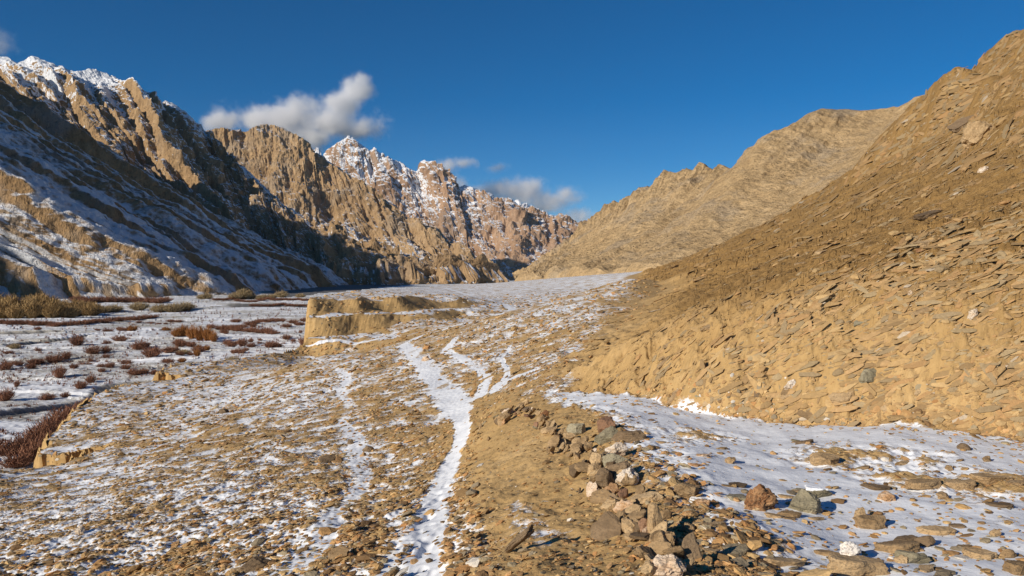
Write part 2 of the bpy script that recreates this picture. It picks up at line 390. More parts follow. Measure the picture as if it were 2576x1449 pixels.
# steep faces shed their snow
sl_t = np.where(river > .5, slopev * 0, slopev)
dens = dens - gm * .3 * sst(.15, .4, slopev) + gm * .22 * sst(.3, .1, slopev) - 1.6 * np.clip(sl_t - .22, 0, .8) * (1 - hill) * (1 - shelf)
dens = np.where((river > .04) & (river < .96), -.6, dens)
isl = sst(.12, .4, per2(x / .55 + 3, y / 1.7, 66)) * sst(21, 27, y) * sst(48, 42, y); pm = sst(1.2, .75, snowpath) * (1 - .9 * isl); sp = sst(1.3, .5, softpath)
dens = np.maximum(dens, dens * (1 - pm) + pm * (.97 + .2 * patchn))
dens = dens + sp * (.42 + .3 * patchn) * (1 - hill)
# dark gravel channels and thin dark lines across the river flat
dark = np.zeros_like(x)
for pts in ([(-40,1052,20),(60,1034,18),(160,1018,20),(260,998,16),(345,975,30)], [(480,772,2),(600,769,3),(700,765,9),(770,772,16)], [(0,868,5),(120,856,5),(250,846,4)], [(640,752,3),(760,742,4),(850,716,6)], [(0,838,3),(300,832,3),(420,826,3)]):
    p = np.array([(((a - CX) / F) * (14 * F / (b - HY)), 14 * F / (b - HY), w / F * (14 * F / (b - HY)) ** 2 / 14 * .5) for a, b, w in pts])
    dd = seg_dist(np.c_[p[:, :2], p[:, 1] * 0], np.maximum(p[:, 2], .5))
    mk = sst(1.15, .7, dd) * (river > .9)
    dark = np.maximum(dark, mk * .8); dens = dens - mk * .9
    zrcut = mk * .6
    base = base - zrcut
# --- fine relief
_k1 = sst(26, 10, y); _k2 = sst(70, 30, y); _k3 = sst(220, 90, y)
_o1 = fbm2(x / .24, y / .30, 3, 121, .6); _o2 = fbm2(x / .60, y / .72, 2, 123, .6); _o3 = fbm2(x / 1.5, y / 1.9, 2, 125, .6)
rubn = _o1 * _k1 + .9 * _o2 * _k2 * (1.25 - .5 * _k1) + .8 * _o3 * _k3 * (1.3 - .9 * _k2)
coarse = fbm2(x / 2.6, y / 3.4, 3, 131)
calm = np.maximum(sst(1.2, .7, snowpath), .55 * sp)
shc = shelf * sst(.55, .8, sd)
rubm = terr * (1 - calm) * (1 - .85 * shc) * (1 - .35 * bankm)
fluct = .038 * _o1 * _k1 + .05 * _o2 * _k2 + .06 * _o3 * _k3 * (1.2 - .9 * _k2)
micro = rubm * fluct + terr * .09 * coarse * (1 - .5 * shelf) + calm * terr * .012 * per2(x / .12, y / .16, 141) + shc * .02 * per2(x / .35, y / .5, 142)
# trodden hollow of the trail
micro = micro - .02 * sst(1.3, .5, main) * sst(26, 16, y)
foot = sst(.75, .25, main) * np.maximum(0, per2(x / .16, y / .33, 145)) * sst(16, 8, y)
micro = micro - .07 * foot
# slate ribs of the hillside run up the slope
rx_, ry_ = x * .97 + y * .24, -x * .24 + y * .97
nb_ = fbm2(rx_ / 2.6, ry_ / .62, 4, 151, .6)
st_ = np.floor(nb_ * 5) / 5
nbL = fbm2(rx_ / 8, ry_ / 2.1, 3, 153, .6); stL = np.floor(nbL * 4) / 4
nbM = ridge2(rx_ / 3.2, ry_ / .85, 3, 155, .6)
nb2 = fbm2(rx_ / .8, ry_ / .22, 3, 157, .6)
micro = micro + hill * (.13 * st_ * sst(110, 50, y) + .5 * stL * sst(20, 60, y) + .055 * nb2 * sst(50, 25, y) + .22 * nbM * sst(18, 40, y) + .05 * rubn) * sst(0, 2.5, dx)
micro = micro + hill * sst(2.5, .2, dx) * (.10 * rubn + .25 * fbm2(x / .9, y / 1.1, 3, 161)) * sst(45, 20, y)
micro = micro + river * (.10 * fbm2(x / 2.2, y / 1.6, 3, 171) + .05 * per2(x / .7, y / .6, 175))
micro = micro + ((river > .03) & (river < .97)) * .5 * ridge2(x / 1.6 + base / 5, y / 1.6, 3, 181)
Z = base + micro
Hf = Z.reshape(NR, NC)
# snow settles between the stones
rn = np.clip(rubn / .9, -1, 1)
dens = dens - rubm * (.42 - .2 * sst(15, 40, y)) * np.clip(rn, -.6, 1) - hill * .12 * np.clip(nb2, -1, 1)
dens = dens * 1.0
rubattr = np.clip(terr * (1 - calm) * (.75 + .5 * patchn) * (1 - .92 * bankm) + .25 * hill * sst(60, 25, y), 0, 1)
rubattr = rubattr * sst(.75, .35, sl_t)
# stepped gully faces are plain soil
rubattr = rubattr * (1 - gm * sst(.12, .3, slopev))
slope_attr = hill * sst(.3, 3.5, dx)

V = np.stack([x, y, Z], 1)
Q = grid_quads(NR, NC)
fc = Q[:, 0]
f_path = (np.minimum.reduce([main, up2])[fc] < 1.0) & (hill[fc] < .5)
f_hill = (hill[fc] >= .5) & ~f_path
f_riv = (river[fc] > .9)
cls = np.where(f_riv, 2, np.where(f_hill, 1, np.where(f_path, 3, 0)))
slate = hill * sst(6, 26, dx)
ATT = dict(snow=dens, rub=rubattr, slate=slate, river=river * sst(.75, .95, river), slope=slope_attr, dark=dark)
def sub(nm, k, label, cat):
    q = Q[cls == k]
    ids, inv = np.unique(q, return_inverse=True)
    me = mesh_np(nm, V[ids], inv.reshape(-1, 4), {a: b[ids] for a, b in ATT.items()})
    return tag(link(nm, me, GROUND), label, cat, kind='structure')
sub('terrace_ground', 0, 'stony terrace ground with thin snow between tan slate fragments', 'ground')
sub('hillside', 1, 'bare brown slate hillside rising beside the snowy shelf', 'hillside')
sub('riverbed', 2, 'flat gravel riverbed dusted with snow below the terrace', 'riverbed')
sub('footpath', 3, 'narrow trodden footpath filled with snow along the terrace', 'path')
def gz(xx, yy):
    """ground height at world places"""
    xx = np.atleast_1d(xx).astype(float); yy = np.atleast_1d(yy).astype(float)
    r = np.interp(yy, YY, np.arange(NR)); c = np.interp(xx / yy, UU, np.arange(NC))
    r0 = np.clip(np.floor(r).astype(int), 0, NR - 2); c0 = np.clip(np.floor(c).astype(int), 0, NC - 2); a = r - r0; b = c - c0
    return (Hf[r0, c0] * (1 - a) * (1 - b) + Hf[r0 + 1, c0] * a * (1 - b) + Hf[r0, c0 + 1] * (1 - a) * b + Hf[r0 + 1, c0 + 1] * a * b)
def gsample(arr, xx, yy):
    r = np.clip(np.rint(np.interp(yy, YY, np.arange(NR))).astype(int), 0, NR - 1); c = np.clip(np.rint(np.interp(xx / yy, UU, np.arange(NC))).astype(int), 0, NC - 1)
    return arr.reshape(NR, NC)[r, c]

# ---------------------------------------------------------------- mountains
def loft(name, cols, nS, nT, p=1.0, sink=25, back=.5, gul=(), det=(), env=(.0, .06), snow=None, mat=None, smoothk=1, label=None, cat='mountain', extra=None, tpow=1.0, jag=0, jagl=30, tnoise=None):
    """a mountain side spun between a crest line and a foot line, with gullies down the fall line and a far side behind the crest"""
    Rp = np.array([W(*c[0]) if len(c) == 2 else c[0] for c in cols], float); Bp = np.array([W(*c[1]) if len(c) == 2 else c[1] for c in cols], float)
    d = np.r_[0, np.cumsum(np.linalg.norm(np.diff((Rp + Bp) / 2, axis=0), axis=1))]
    s = np.linspace(0, d[-1], nS)
    Rr = np.stack([np.interp(s, d, Rp[:, k]) for k in range(3)], 1); Bb = np.stack([np.interp(s, d, Bp[:, k]) for k in range(3)], 1)
    if smoothk > 1:
        kr = np.hanning(smoothk + 2)[1:-1]; kr /= kr.sum()
        pad = smoothk // 2
        for A in (Bb,):
            for k in range(3): A[:, k] = np.convolve(np.pad(A[:, k], (pad, smoothk - 1 - pad), 'edge'), kr, 'valid')
    if jag:
        Rr[:, 2] += jag * (np.abs(fbm2(s / jagl, s * 0 + 7.7, 5, 900, .6)) - .3)
    nb = 14
    t = np.concatenate([-np.linspace(1, 0, nb + 1)[:-1] ** 1.5 * back, np.linspace(0, 1.12, nT) ** tpow])
    n = len(t)
    T, S = np.meshgrid(t, s, indexing='ij')
    tt = np.clip(T, 0, 1.0)
    P = Rr[None] + (Bb - Rr)[None] * T[..., None]
    fz = np.where(T < 0, -T * 1.0, np.where(T > 1, 1 + (T - 1) * 1.0, 1 - (1 - tt) ** p))
    P[..., 2] = Rr[None, :, 2] + (Bb - Rr)[None, :, 2] * fz
    P[..., 2] -= np.where(T > 1, (T - 1) / .12 * sink, 0)
    Lm = np.linalg.norm((Bb - Rr), axis=1).mean()
    D = T * Lm
    def normals(P):
        a = np.gradient(P, axis=0); b = np.gradient(P, axis=1); nn = np.cross(b, a)
        nn /= np.linalg.norm(nn, axis=-1, keepdims=True) + 1e-9
        return np.where(nn[..., 2:3] < 0, -nn, nn)
    # normal of the smooth form, flattened so gullies cut sideways as well
    N0 = normals(P)
    k = max(3, nS // 40)
    kr = np.ones(k) / k
    for c in range(3): N0[..., c] = np.apply_along_axis(lambda v: np.convolve(np.pad(v, (k // 2, k - 1 - k // 2), 'edge'), kr, 'valid'), 1, N0[..., c])
    N0 /= np.linalg.norm(N0, axis=-1, keepdims=True) + 1e-9
    e = sst(env[0], env[1], np.abs(T)) * .88 + .12
    disp = np.zeros_like(T)
    for (amp, ls, lt, o, sd, kind) in gul:
        wS = S + .35 * ls * fbm2(D / (lt * .7) + 3, S / (ls * 2.5), 2, sd + 50)
        f = ridge2(wS / ls, D / lt, o, sd, .55) if kind == 'r' else fbm2(wS / ls, D / lt, o, sd, .6)
        if kind == 'c': f = np.abs(f) * 1.6 - .4
        if kind == 'w':      # stepped ribs: a steep cliff on the near side, a long back slope
            ph = wS / ls + .45 * fbm2(S / (ls * 3), D / lt, 3, sd + 7); ci = np.floor(ph); fr = ph - ci
            saw = sst(0, .13, fr) * (1 - np.clip((fr - .13) / .87, 0, 1)) ** .9
            f = saw * np.clip(.62 + 1.1 * fbm2(ci * 3.7 + .5, D / lt + ci * 1.3, 3, sd + 9), 0, 1.4)
        if kind == 's': f = np.maximum(0, ridge2(wS / ls, D / lt, o, sd, .5) - .42) * 1.8
        if callable(amp): disp += amp(tt, S / d[-1]) * f
        else: disp += amp * f
    disp *= e
    P = P + N0 * disp[..., None]
    for (amp, sc, o, sd) in det:
        f = fbm3(P, sc, o, sd, .55)
        P = P + N0 * (amp * f * (e if amp > 6 else .3 + .7 * e))[..., None]
    if extra is not None: P = extra(P, T, S / d[-1], D)
    N1 = normals(P)
    sv = snow(P, N1, T, S / d[-1], disp, D).ravel() if snow is not None else np.zeros(T.size)
    me = mesh_np(name, P.reshape(-1, 3), grid_quads(n, nS), dict(snow=sv))
    o = link(name, me, mat)
    return tag(o, label, cat, kind='structure')

M_TAN = rock_mountain_material('tan_rock', (.20, .125, .062), (.37, .235, .115), (.50, .34, .185), .8, fine=.13, amp=1.7, soft=.34)
M_ORANGE = rock_mountain_material('orange_rock', (.21, .135, .07), (.385, .255, .135), (.53, .375, .215), .35, 1.2, fine=.09)
M_PINK = rock_mountain_material('pinkish_rock', (.20, .125, .08), (.37, .235, .145), (.50, .345, .23), .3, 2.0)
M_FAR = rock_mountain_material('far_rock', (.22, .17, .15), (.34, .27, .23), (.44, .36, .31), .4, 3.0)
M_HILL = rock_mountain_material('tan_hill_soil', (.32, .22, .115), (.44, .31, .165), (.54, .395, .225), .35, .3)

# near left slope, mostly turned away from the sun
def sn1(P, N, T, s, disp, D):
    return .70 + 1.1 * (N[..., 2] - .83) + .55 * (N[..., 0] - .4) + .25 * N[..., 1] - .004 * disp + .30 * fbm2(s * 44, D / 260, 5, 203, .6) + .26 * sst(.45, .85, T) * (1 - .5 * s)
_l1 = [((-370, 20, -14), 235), ((-350, 200, -14), 240), ((-335, 330, -14), 245), ((-318, 400, -14), 245), ((-300, 450, -14), 245), ((-262, 480, -14), 245), ((-205, 500, -14), 245), ((-214, 600, -13), 245),
       ((-226, 740, -11), 245), ((-236, 860, -9), 245), ((-242, 960, -8), 245), ((-246, 1030, -8), 240), ((-252, 1060, -9), 225), ((-300, 1110, -14), 190)]
loft('shaded_mountain', [((b[0] - 415, b[1] - 45 - .02 * max(0, b[1] - 500), z), b, 'w') for b, z in _l1],
     1000, 620, p=1.10, gul=[(8, 210, 1200, 2, 201, 'r'), (17, 92, 460, 3, 211, 'w'), (6.5, 34, 200, 3, 215, 'w'), (1.3, 12, 120, 3, 221, 'r')], det=[(3.2, 40, 4, 231), (1.8, 9, 4, 241)], env=(0, .03), snow=sn1, mat=M_TAN, smoothk=45, back=.35,
     label='steep left mountain slope in blue shade with snowy ribs')
# snowy ridge with orange cliffs behind it
def sn2(P, N, T, s, disp, D):
    return .66 + 1.3 * (N[..., 2] - .72) + .55 * (N[..., 0] - .3) + .35 * N[..., 1] + 1.1 * sst(.40, .0, T) * sst(.5, .3, s) - .002 * disp + .2 * fbm2(s * 22, D / 260, 3, 303)
loft('snowy_mountain', [((-420,60,1150), (300,704,940)), ((-60,150,1290), (430,700,1010)), ((18,143,1300), (470,700,1020)), ((45,161,1300), (490,702,1030)), ((80,145,1310), (510,703,1040)), ((150,172,1320), (560,704,1050)), ((195,180,1330), (590,704,1060)), ((240,178,1350), (630,705,1070)),
      ((300,208,1370), (690,706,1085)), ((360,240,1390), (700,707,1088)), ((400,264,1400), (690,707,1088)), ((417,253,1405), (690,708,1088)), ((445,270,1420), (693,708,1090)), ((480,310,1430), (690,709,1092)), ((520,338,1415), (690,710,1092)),
      ((575,395,1375), (695,711,1092)), ((640,450,1325), (718,712,1092)), ((720,520,1262), (768,712,1094)), ((800,588,1212), (832,712,1096)), ((900,625,1195), (926,713,1102)), ((1000,662,1185), (1030,714,1112)), ((1240,715,1200), (1262,716,1190))],
     1200, 800, p=1.1, gul=[(18, 260, 1300, 2, 301, 'r'), (lambda t, s: 36 - 22 * sst(.1, .45, s), 96, 520, 3, 305, 'w'), (lambda t, s: 17 - 5 * sst(.28, .5, s), 40, 240, 3, 311, 'w'), (9, 70, 80, 4, 325, 'n'), (5, 15, 48, 3, 321, 'r')], det=[(8, 45, 4, 331), (4.5, 14, 4, 341)], env=(0, .16), snow=sn2, mat=M_ORANGE, smoothk=25, jag=6, jagl=45,
     label='rugged left ridge with orange cliffs and snow gullies')
# sunlit cliff wall
def sn3(P, N, T, s, disp, D):
    return .08 + 1.3 * (N[..., 2] - .62) + .40 * N[..., 0] + .3 * sst(.25, .5, T) * sst(.9, .5, T) + .15 * fbm2(s * 22, D / 260, 3, 353)
loft('cliff_mountain', [((430,290,2925), (450,620,2475)), ((520,335,2895), (545,650,2415)), ((550,325,2850), (580,660,2385)), ((610,331,2850), (645,670,2370)), ((650,322,2850), (690,680,2355)), ((685,312,2850), (735,690,2340)), ((712,322,2850), (770,695,2340)), ((755,356,2850), (830,700,2340)),
      ((772,380,2850), (870,702,2340)), ((812,396,2850), (940,706,2340)), ((850,424,2820), (1000,708,2340)), ((900,455,2775), (1060,710,2325)), ((940,500,2745), (1105,711,2310)), ((1000,545,2700), (1150,712,2295)), ((1100,605,2625), (1200,713,2280)), ((1200,678,2535), (1235,714,2280)), ((1250,714,2490), (1262,718,2310))],
     900, 620, p=1.9, gul=[(26, 280, 1350, 2, 351, 'r'), (lambda t, s: 26 * sst(.25, .5, s), 110, 700, 3, 355, 'w'), (16, 130, 150, 4, 365, 'n'), (lambda t, s: 5 + 8 * sst(.6, .2, t), 75, 420, 3, 361, 'r'), (lambda t, s: 3 + 4 * sst(.6, .2, t), 24, 90, 4, 371, 'r')], det=[(10, 80, 4, 381), (5.5, 22, 5, 391)], env=(0, .02), snow=sn3, mat=M_ORANGE, smoothk=25, jag=11, jagl=60,
     label='sunlit orange rock wall with a jagged crest')
# snow-streaked rocky peaks
def sn4(P, N, T, s, disp, D):
    return .58 + 1.4 * (N[..., 2] - .58) + .45 * N[..., 0] + .55 * sst(.5, .05, T) * sst(.72, .35, s) - .008 * disp + .25 * fbm2(s * 16, D / 400, 3, 403)
loft('rocky_peak', [((760,420,4400), (800,690,3728)), ((830,397,4320), (880,696,3712)), ((850,370,4320), (905,700,3696)), ((865,350,4320), (925,702,3680)), ((887,345,4320), (955,704,3664)), ((905,362,4320), (975,705,3664)), ((925,380,4320), (1000,706,3648)), ((942,377,4320), (1025,706,3648)), ((965,398,4320), (1050,707,3632)),
      ((1010,415,4320), (1095,708,3632)), ((1045,430,4304), (1130,708,3616)), ((1062,428,4288), (1148,709,3600)), ((1076,411,4288), (1160,709,3600)), ((1090,414,4288), (1172,709,3600)), ((1112,440,4272), (1190,710,3584)), ((1140,466,4256), (1210,710,3568)), ((1185,474,4240), (1238,711,3552)), ((1212,490,4224), (1252,711,3536)), ((1240,506,4208), (1268,711,3520)),
      ((1285,512,4192), (1295,711,3504)), ((1315,527,4192), (1325,711,3488)), ((1345,537,4192), (1355,711,3488)), ((1375,548,4192), (1395,711,3488)), ((1405,550,4192), (1430,711,3488)), ((1440,570,4192), (1470,711,3488)), ((1490,610,4192), (1530,711,3488)), ((1560,660,4192), (1600,711,3488))],
     900, 560, p=1.35, gul=[(44, 380, 1900, 2, 401, 'r'), (30, 190, 900, 3, 405, 'w'), (20, 150, 190, 4, 415, 'n'), (17, 100, 420, 3, 411, 'r'), (9, 42, 160, 3, 421, 'r')], det=[(14, 120, 4, 431), (8, 35, 5, 441)], env=(0, .05), snow=sn4, mat=M_PINK, smoothk=21, jag=24, jagl=90,
     label='jagged snow streaked rocky peaks at the valley end')
def sn5(P, N, T, s, disp, D): return .72 + 1.2 * (N[..., 2] - .6) + .3 * N[..., 0]
loft('far_snowy_mountain', [((740,420,6880), (760,690,5760)), ((785,385,6880), (800,690,5760)), ((797,368,6880), (812,690,5760)), ((812,392,6880), (840,690,5760)), ((900,470,6720), (930,700,5760)), ((1150,500,6720), (1160,700,5760)), ((1240,500,6720), (1250,700,5760)), ((1300,508,6720), (1310,700,5760)), ((1360,532,6720), (1370,700,5760)), ((1420,548,6720), (1430,700,5760)), ((1465,580,6720), (1470,700,5760)), ((1520,622,6720), (1525,700,5760)), ((1600,680,6720), (1600,720,5760))],
     420, 200, p=1.2, gul=[(50, 200, 900, 3, 501, 'r')], det=[(20, 90, 4, 531)], env=(0, .06), snow=sn5, mat=M_FAR, jag=40, jagl=90,
     label='pale snowy far mountain under the clouds', cat='mountain')
# tan hills of the right bank
def sn6(P, N, T, s, disp, D): return np.full(T.shape, -1.0)
loft('tan_hill', [((2900,60,420), (2100,735,225)), ((2560,170,430), (1900,725,240)), ((2400,215,432), (1800,715,255)), ((2311,250,434), (1740,706,268)), ((2281,268,438), (1715,702,272)), ((2220,276,445), (1680,700,278)), ((2163,280,448), (1650,699,285)), ((2112,277,448), (1620,698,292)), ((2067,274,446), (1598,698,300)), ((2036,285,444), (1580,698,306)),
      ((1990,318,440), (1555,698,312)), ((1960,338,440), (1540,698,318)), ((1914,380,440), (1515,698,326)), ((1873,423,450), (1490,699,336)), ((1830,430,480), (1465,700,350)), ((1792,431,500), (1445,700,362)), ((1761,433,510), (1430,700,372)), ((1720,446,525), (1412,701,385)), ((1695,456,535), (1402,701,395)), ((1654,485,555), (1388,702,410)), ((1598,506,585), (1372,702,430)),
      ((1540,538,620), (1358,702,450)), ((1500,566,650), (1350,702,465)), ((1476,588,670), (1345,703,480)), ((1420,638,700), (1338,704,500)), ((1340,694,720), (1325,706,520)), ((1300,712,730), (1310,712,540))],
     900, 520, p=1.3, gul=[(6, 70, 420, 2, 601, 'r'), (lambda t, s: .9 + 4.5 * sst(.40, .05, t) * sst(.3, .6, s), 20, 130, 3, 611, 'r'), (lambda t, s: .4 + 1.6 * sst(.45, .1, t) * sst(.2, .5, s), 6, 60, 3, 621, 'r')], det=[(1.5, 22, 4, 631), (.55, 4, 4, 641)], env=(0, .05), snow=sn6, mat=M_HILL, smoothk=25, jag=.8, jagl=22,
     label='bare tan hills with eroded crags on the right bank', cat='hill')

# ---------------------------------------------------------------- stones
import bmesh
def ico(lvl):
    bm = bmesh.new(); bmesh.ops.create_icosphere(bm, subdivisions=lvl, radius=1)
    v = np.array([q.co[:] for q in bm.verts]); f = np.array([[q.index for q in p.verts] for p in bm.faces]); bm.free()
    return v / np.linalg.norm(v, axis=1, keepdims=True), f
ICO = {k: ico(k) for k in (1, 2, 3, 4, 5)}
def rock_verts(seed, lvl, dims, kind='block', rough=.06):
    """angular rock: a ball cut by random planes, then weathered"""
    rg = np.random.default_rng(seed); d, f = ICO[lvl]
    n = 18 if kind == 'block' else 15
    pn = rg.normal(size=(n, 3))
    if kind == 'slab': pn[:, 2] *= .25
    pn /= np.linalg.norm(pn, axis=1, keepdims=True); ph = rg.uniform(.68, 1.0, n)
    if kind == 'slab':
        t1 = rg.normal(0, .07, 3) + [0, 0, 1]; t2 = rg.normal(0, .07, 3) + [0, 0, -1]
        pn = np.vstack([pn, t1 / np.linalg.norm(t1), t2 / np.linalg.norm(t2)]); ph = np.r_[ph, .55, .55]
    k = d @ pn.T
    r = np.where(k > .05, ph[None] / np.maximum(k, .05), 9).min(1); r = np.minimum(r, 1.25)
    P = d * r[:, None]
    if lvl >= 3:
        o = rg.uniform(0, 50, 3)
        P = P * (1 + rough * 1.3 * fbm3(P + o, .55, 4, seed % 97, .6))[:, None]
        # split edges of layered stone
        lay = np.floor((P[:, 2] + .12 * fbm3(P + o, .8, 2, 5)) * (9 if kind == 'slab' else 5))
        P[:, :2] *= (1 + (.09 if kind == 'slab' else .05) * (((np.sin(lay * 12.9898 + seed) * 43758.5453) % 1) - .5))[:, None]
    return P * np.asarray(dims) / 2, f
def frame(nrm, yaw):
    """rotation that lays z along nrm with x turned by yaw"""
    n = np.asarray(nrm, float); n /= np.linalg.norm(n)
    a = np.array([math.cos(yaw), math.sin(yaw), 0]); a -= n * (a @ n); a /= np.linalg.norm(a)
    return np.stack([a, np.cross(n, a), n], 1)
GX, GY_ = gx.ravel(), gy.ravel()
def gnormal(xx, yy):
    return np.stack([-gsample(GX, xx, yy), -gsample(GY_, xx, yy), np.ones_like(xx)], -1)
def soup(protos, pos, nrm, yaw, size, tint):
    """many small stones as one mesh"""
    VV, FF, TT = [], [], []; off = 0
    nrm = nrm / np.linalg.norm(nrm, axis=1, keepdims=True)
    a = np.stack([np.cos(yaw), np.sin(yaw), yaw * 0], 1); a -= nrm * (a * nrm).sum(1, keepdims=True); a /= np.linalg.norm(a, axis=1, keepdims=True)
    b = np.cross(nrm, a); M = np.stack([a, b, nrm], 2)
    which = np.random.default_rng(1).integers(0, len(protos), len(pos))
    for k, (v, f) in enumerate(protos):
        i = np.nonzero(which == k)[0]
        if not len(i): continue
        P = np.einsum('nij,vj->nvi', M[i], v) * size[i][:, None, None] + pos[i][:, None, :]
        VV.append(P.reshape(-1, 3)); FF.append((f[None] + (np.arange(len(i)) * len(v))[:, None, None] + off).reshape(-1, 3)); off += len(i) * len(v)
        TT.append(np.repeat(tint[i], len(v), 0))
    return np.concatenate(VV), np.concatenate(FF), np.concatenate(TT)
PAL = np.array([(.46,.30,.135), (.37,.235,.105), (.28,.18,.085), (.52,.365,.18), (.40,.24,.105), (.24,.20,.14), (.33,.275,.18), (.21,.13,.065), (.49,.31,.15), (.44,.24,.10)])
def tints(n, rg, white=.02):
    t = PAL[rg.integers(0, len(PAL), n)] * rg.uniform(.85, 1.35, (n, 1)) * [1.04, 1.0, .94]
    wq = rg.random(n) < white; t[wq] = np.array([.72, .66, .57]) * rg.uniform(.75, 1.05, (wq.sum(), 1))
    return t
# screen-even choice of places: weight of a grid cell is the area it shows
_py = HY - F * H0 / Yg
_area = np.zeros((NR, NC)); _area[:-1] = np.maximum(_py[:-1] - _py[1:], 0)
_vis = np.minimum.accumulate(_py, axis=0) >= _py - 1.5
_inframe = (np.abs(Ug) < .92) & (_py < 1700)
SHOW = (_area * _vis * _inframe * np.gradient(UU)[None] / np.gradient(UU).min()).ravel()
def scatter(n, mask, rg):
    w_ = SHOW * np.maximum(mask, 0); c = np.cumsum(w_); i = np.searchsorted(c, rg.random(n) * c[-1])
    r, c_ = np.divmod(i, NC)
    yy = np.exp(np.interp(r + rg.uniform(-.5, .5, n), np.arange(NR), np.log(YY))); uu = np.interp(c_ + rg.uniform(-.5, .5, n), np.arange(NC), UU)
    return uu * yy, yy
M_STONE = tint_material('loose_stone')
rg = np.random.default_rng(21)
P_small = [rock_verts(300 + k, 1, (1, .75, .42), 'block') for k in range(6)] + [rock_verts(320 + k, 1, (1.2, .8, .22), 'slab') for k in range(8)]
densc = np.clip(dens, 0, 1)
# rubble on the terrace
tm = rubm * (.30 + 1.1 * (1 - densc)) * (1 + .6 * patchn) + .10 * terr * calm * (1 - sst(1.0, .7, main)) + .03 * terr * calm
n = 47000
X_, Y_ = scatter(n, np.clip(tm, 0, 2) * (1 - shelf) * (1 - .8 * bankm) * (1 - .93 * gm * sst(.1, .3, slopev)) * (y < 150), rg)
sz_ = np.clip(np.exp(rg.normal(0, .42, n)) * np.maximum(.056, 7.0 * Y_ / F), 3.0 * Y_ / F, .6) * np.where(gsample(bankm, X_, Y_) > .5, .6, 1)
nr_ = gnormal(X_, Y_) + rg.normal(0, .28, (n, 3)) * [1, 1, 0]
V_, F_, T_ = soup(P_small, np.stack([X_, Y_, gz(X_, Y_) + sz_ * .08], 1), nr_, rg.normal(.9, .8, n), sz_, tints(n, rg))
tag(link('terrace_rubble', mesh_np('terrace_rubble', V_, F_, dict(tint=T_)), M_STONE), 'tan broken slate rubble scattered over the snowy terrace', 'rubble', kind='stuff')
# chips on the snow flat behind the wall
n = 3900
X_, Y_ = scatter(n, shelf * (.12 + 1.0 * np.clip(1.0 - sd, 0, .6)) + 1.2 * np.exp(-((x - xf + .35) / .45) ** 2) * (y < 24), rg)
sz_ = np.clip(np.exp(rg.normal(math.log(.036), .55, n)), 2.4 * Y_ / F, .12)
nr_ = gnormal(X_, Y_) + rg.normal(0, .22, (n, 3)) * [1, 1, 0]
V_, F_, T_ = soup(P_small, np.stack([X_, Y_, gz(X_, Y_) + sz_ * .06], 1), nr_, rg.uniform(0, 6.3, n), sz_, tints(n, rg))
tag(link('slate_chips', mesh_np('slate_chips', V_, F_, dict(tint=T_)), M_STONE), 'small slate chips strewn over the snow flat behind the wall', 'rubble', kind='stuff')
# slabs of the hillside
P_slab = [rock_verts(340 + k, 1, (2.1, .5, .13), 'slab') for k in range(8)] + [rock_verts(350 + k, 1, (1, .6, .35), 'block') for k in range(4)]
n = 50000
X_, Y_ = scatter(n, hill * (.25 + .75 * sst(.6, 4.5, dx)) * (.3 + np.clip(nb_ + .2, 0, 1)) * (.22 + 1.3 * sst(-.25, .45, fbm2(ry_ / 3.2, rx_ / 13, 3, 191))), rg)
sz_ = np.clip(np.exp(rg.normal(math.log(.027), .98, n)) * np.maximum(1, Y_ / 12), 3.0 * Y_ / F, np.where(Y_ > 60, 1.8, .012 * Y_ + .08))
nr_ = gnormal(X_, Y_) + np.array([-.12, .30, 0]) * rg.uniform(-.3, 1.2, (n, 1)) + rg.normal(0, .11, (n, 3))
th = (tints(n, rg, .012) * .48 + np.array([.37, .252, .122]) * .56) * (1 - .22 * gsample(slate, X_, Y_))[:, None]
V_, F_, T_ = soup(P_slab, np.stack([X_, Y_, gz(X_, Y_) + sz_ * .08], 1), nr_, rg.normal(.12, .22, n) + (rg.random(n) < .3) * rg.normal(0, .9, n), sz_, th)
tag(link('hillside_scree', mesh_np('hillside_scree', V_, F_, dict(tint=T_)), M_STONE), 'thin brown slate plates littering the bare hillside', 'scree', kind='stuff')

# ---- single rocks
M_SLATE = stone_material('tan_slate', [(.36, (.23, .15, .075)), (.5, (.40, .27, .14)), (.66, (.53, .375, .205))])
M_DARK = stone_material('dark_slate', [(.36, (.11, .074, .042)), (.5, (.19, .128, .072)), (.66, (.28, .195, .115))])
M_GREY = stone_material('greenish_grey_stone', [(.36, (.19, .165, .105)), (.5, (.30, .26, .17)), (.66, (.41, .36, .245))])
M_RED = stone_material('reddish_stone', [(.36, (.17, .095, .058)), (.5, (.28, .155, .09)), (.66, (.39, .235, .14))])
M_QUARTZ = stone_material('white_quartz', [(.38, (.42, .26, .125)), (.5, (.60, .48, .35)), (.64, (.80, .75, .68))])
M_ORQ = stone_material('orange_quartz', [(.34, (.26, .12, .05)), (.46, (.46, .27, .13)), (.62, (.70, .56, .42))])
MATS = dict(t=M_SLATE, d=M_DARK, g=M_GREY, r=M_RED, w=M_QUARTZ, o=M_ORQ)
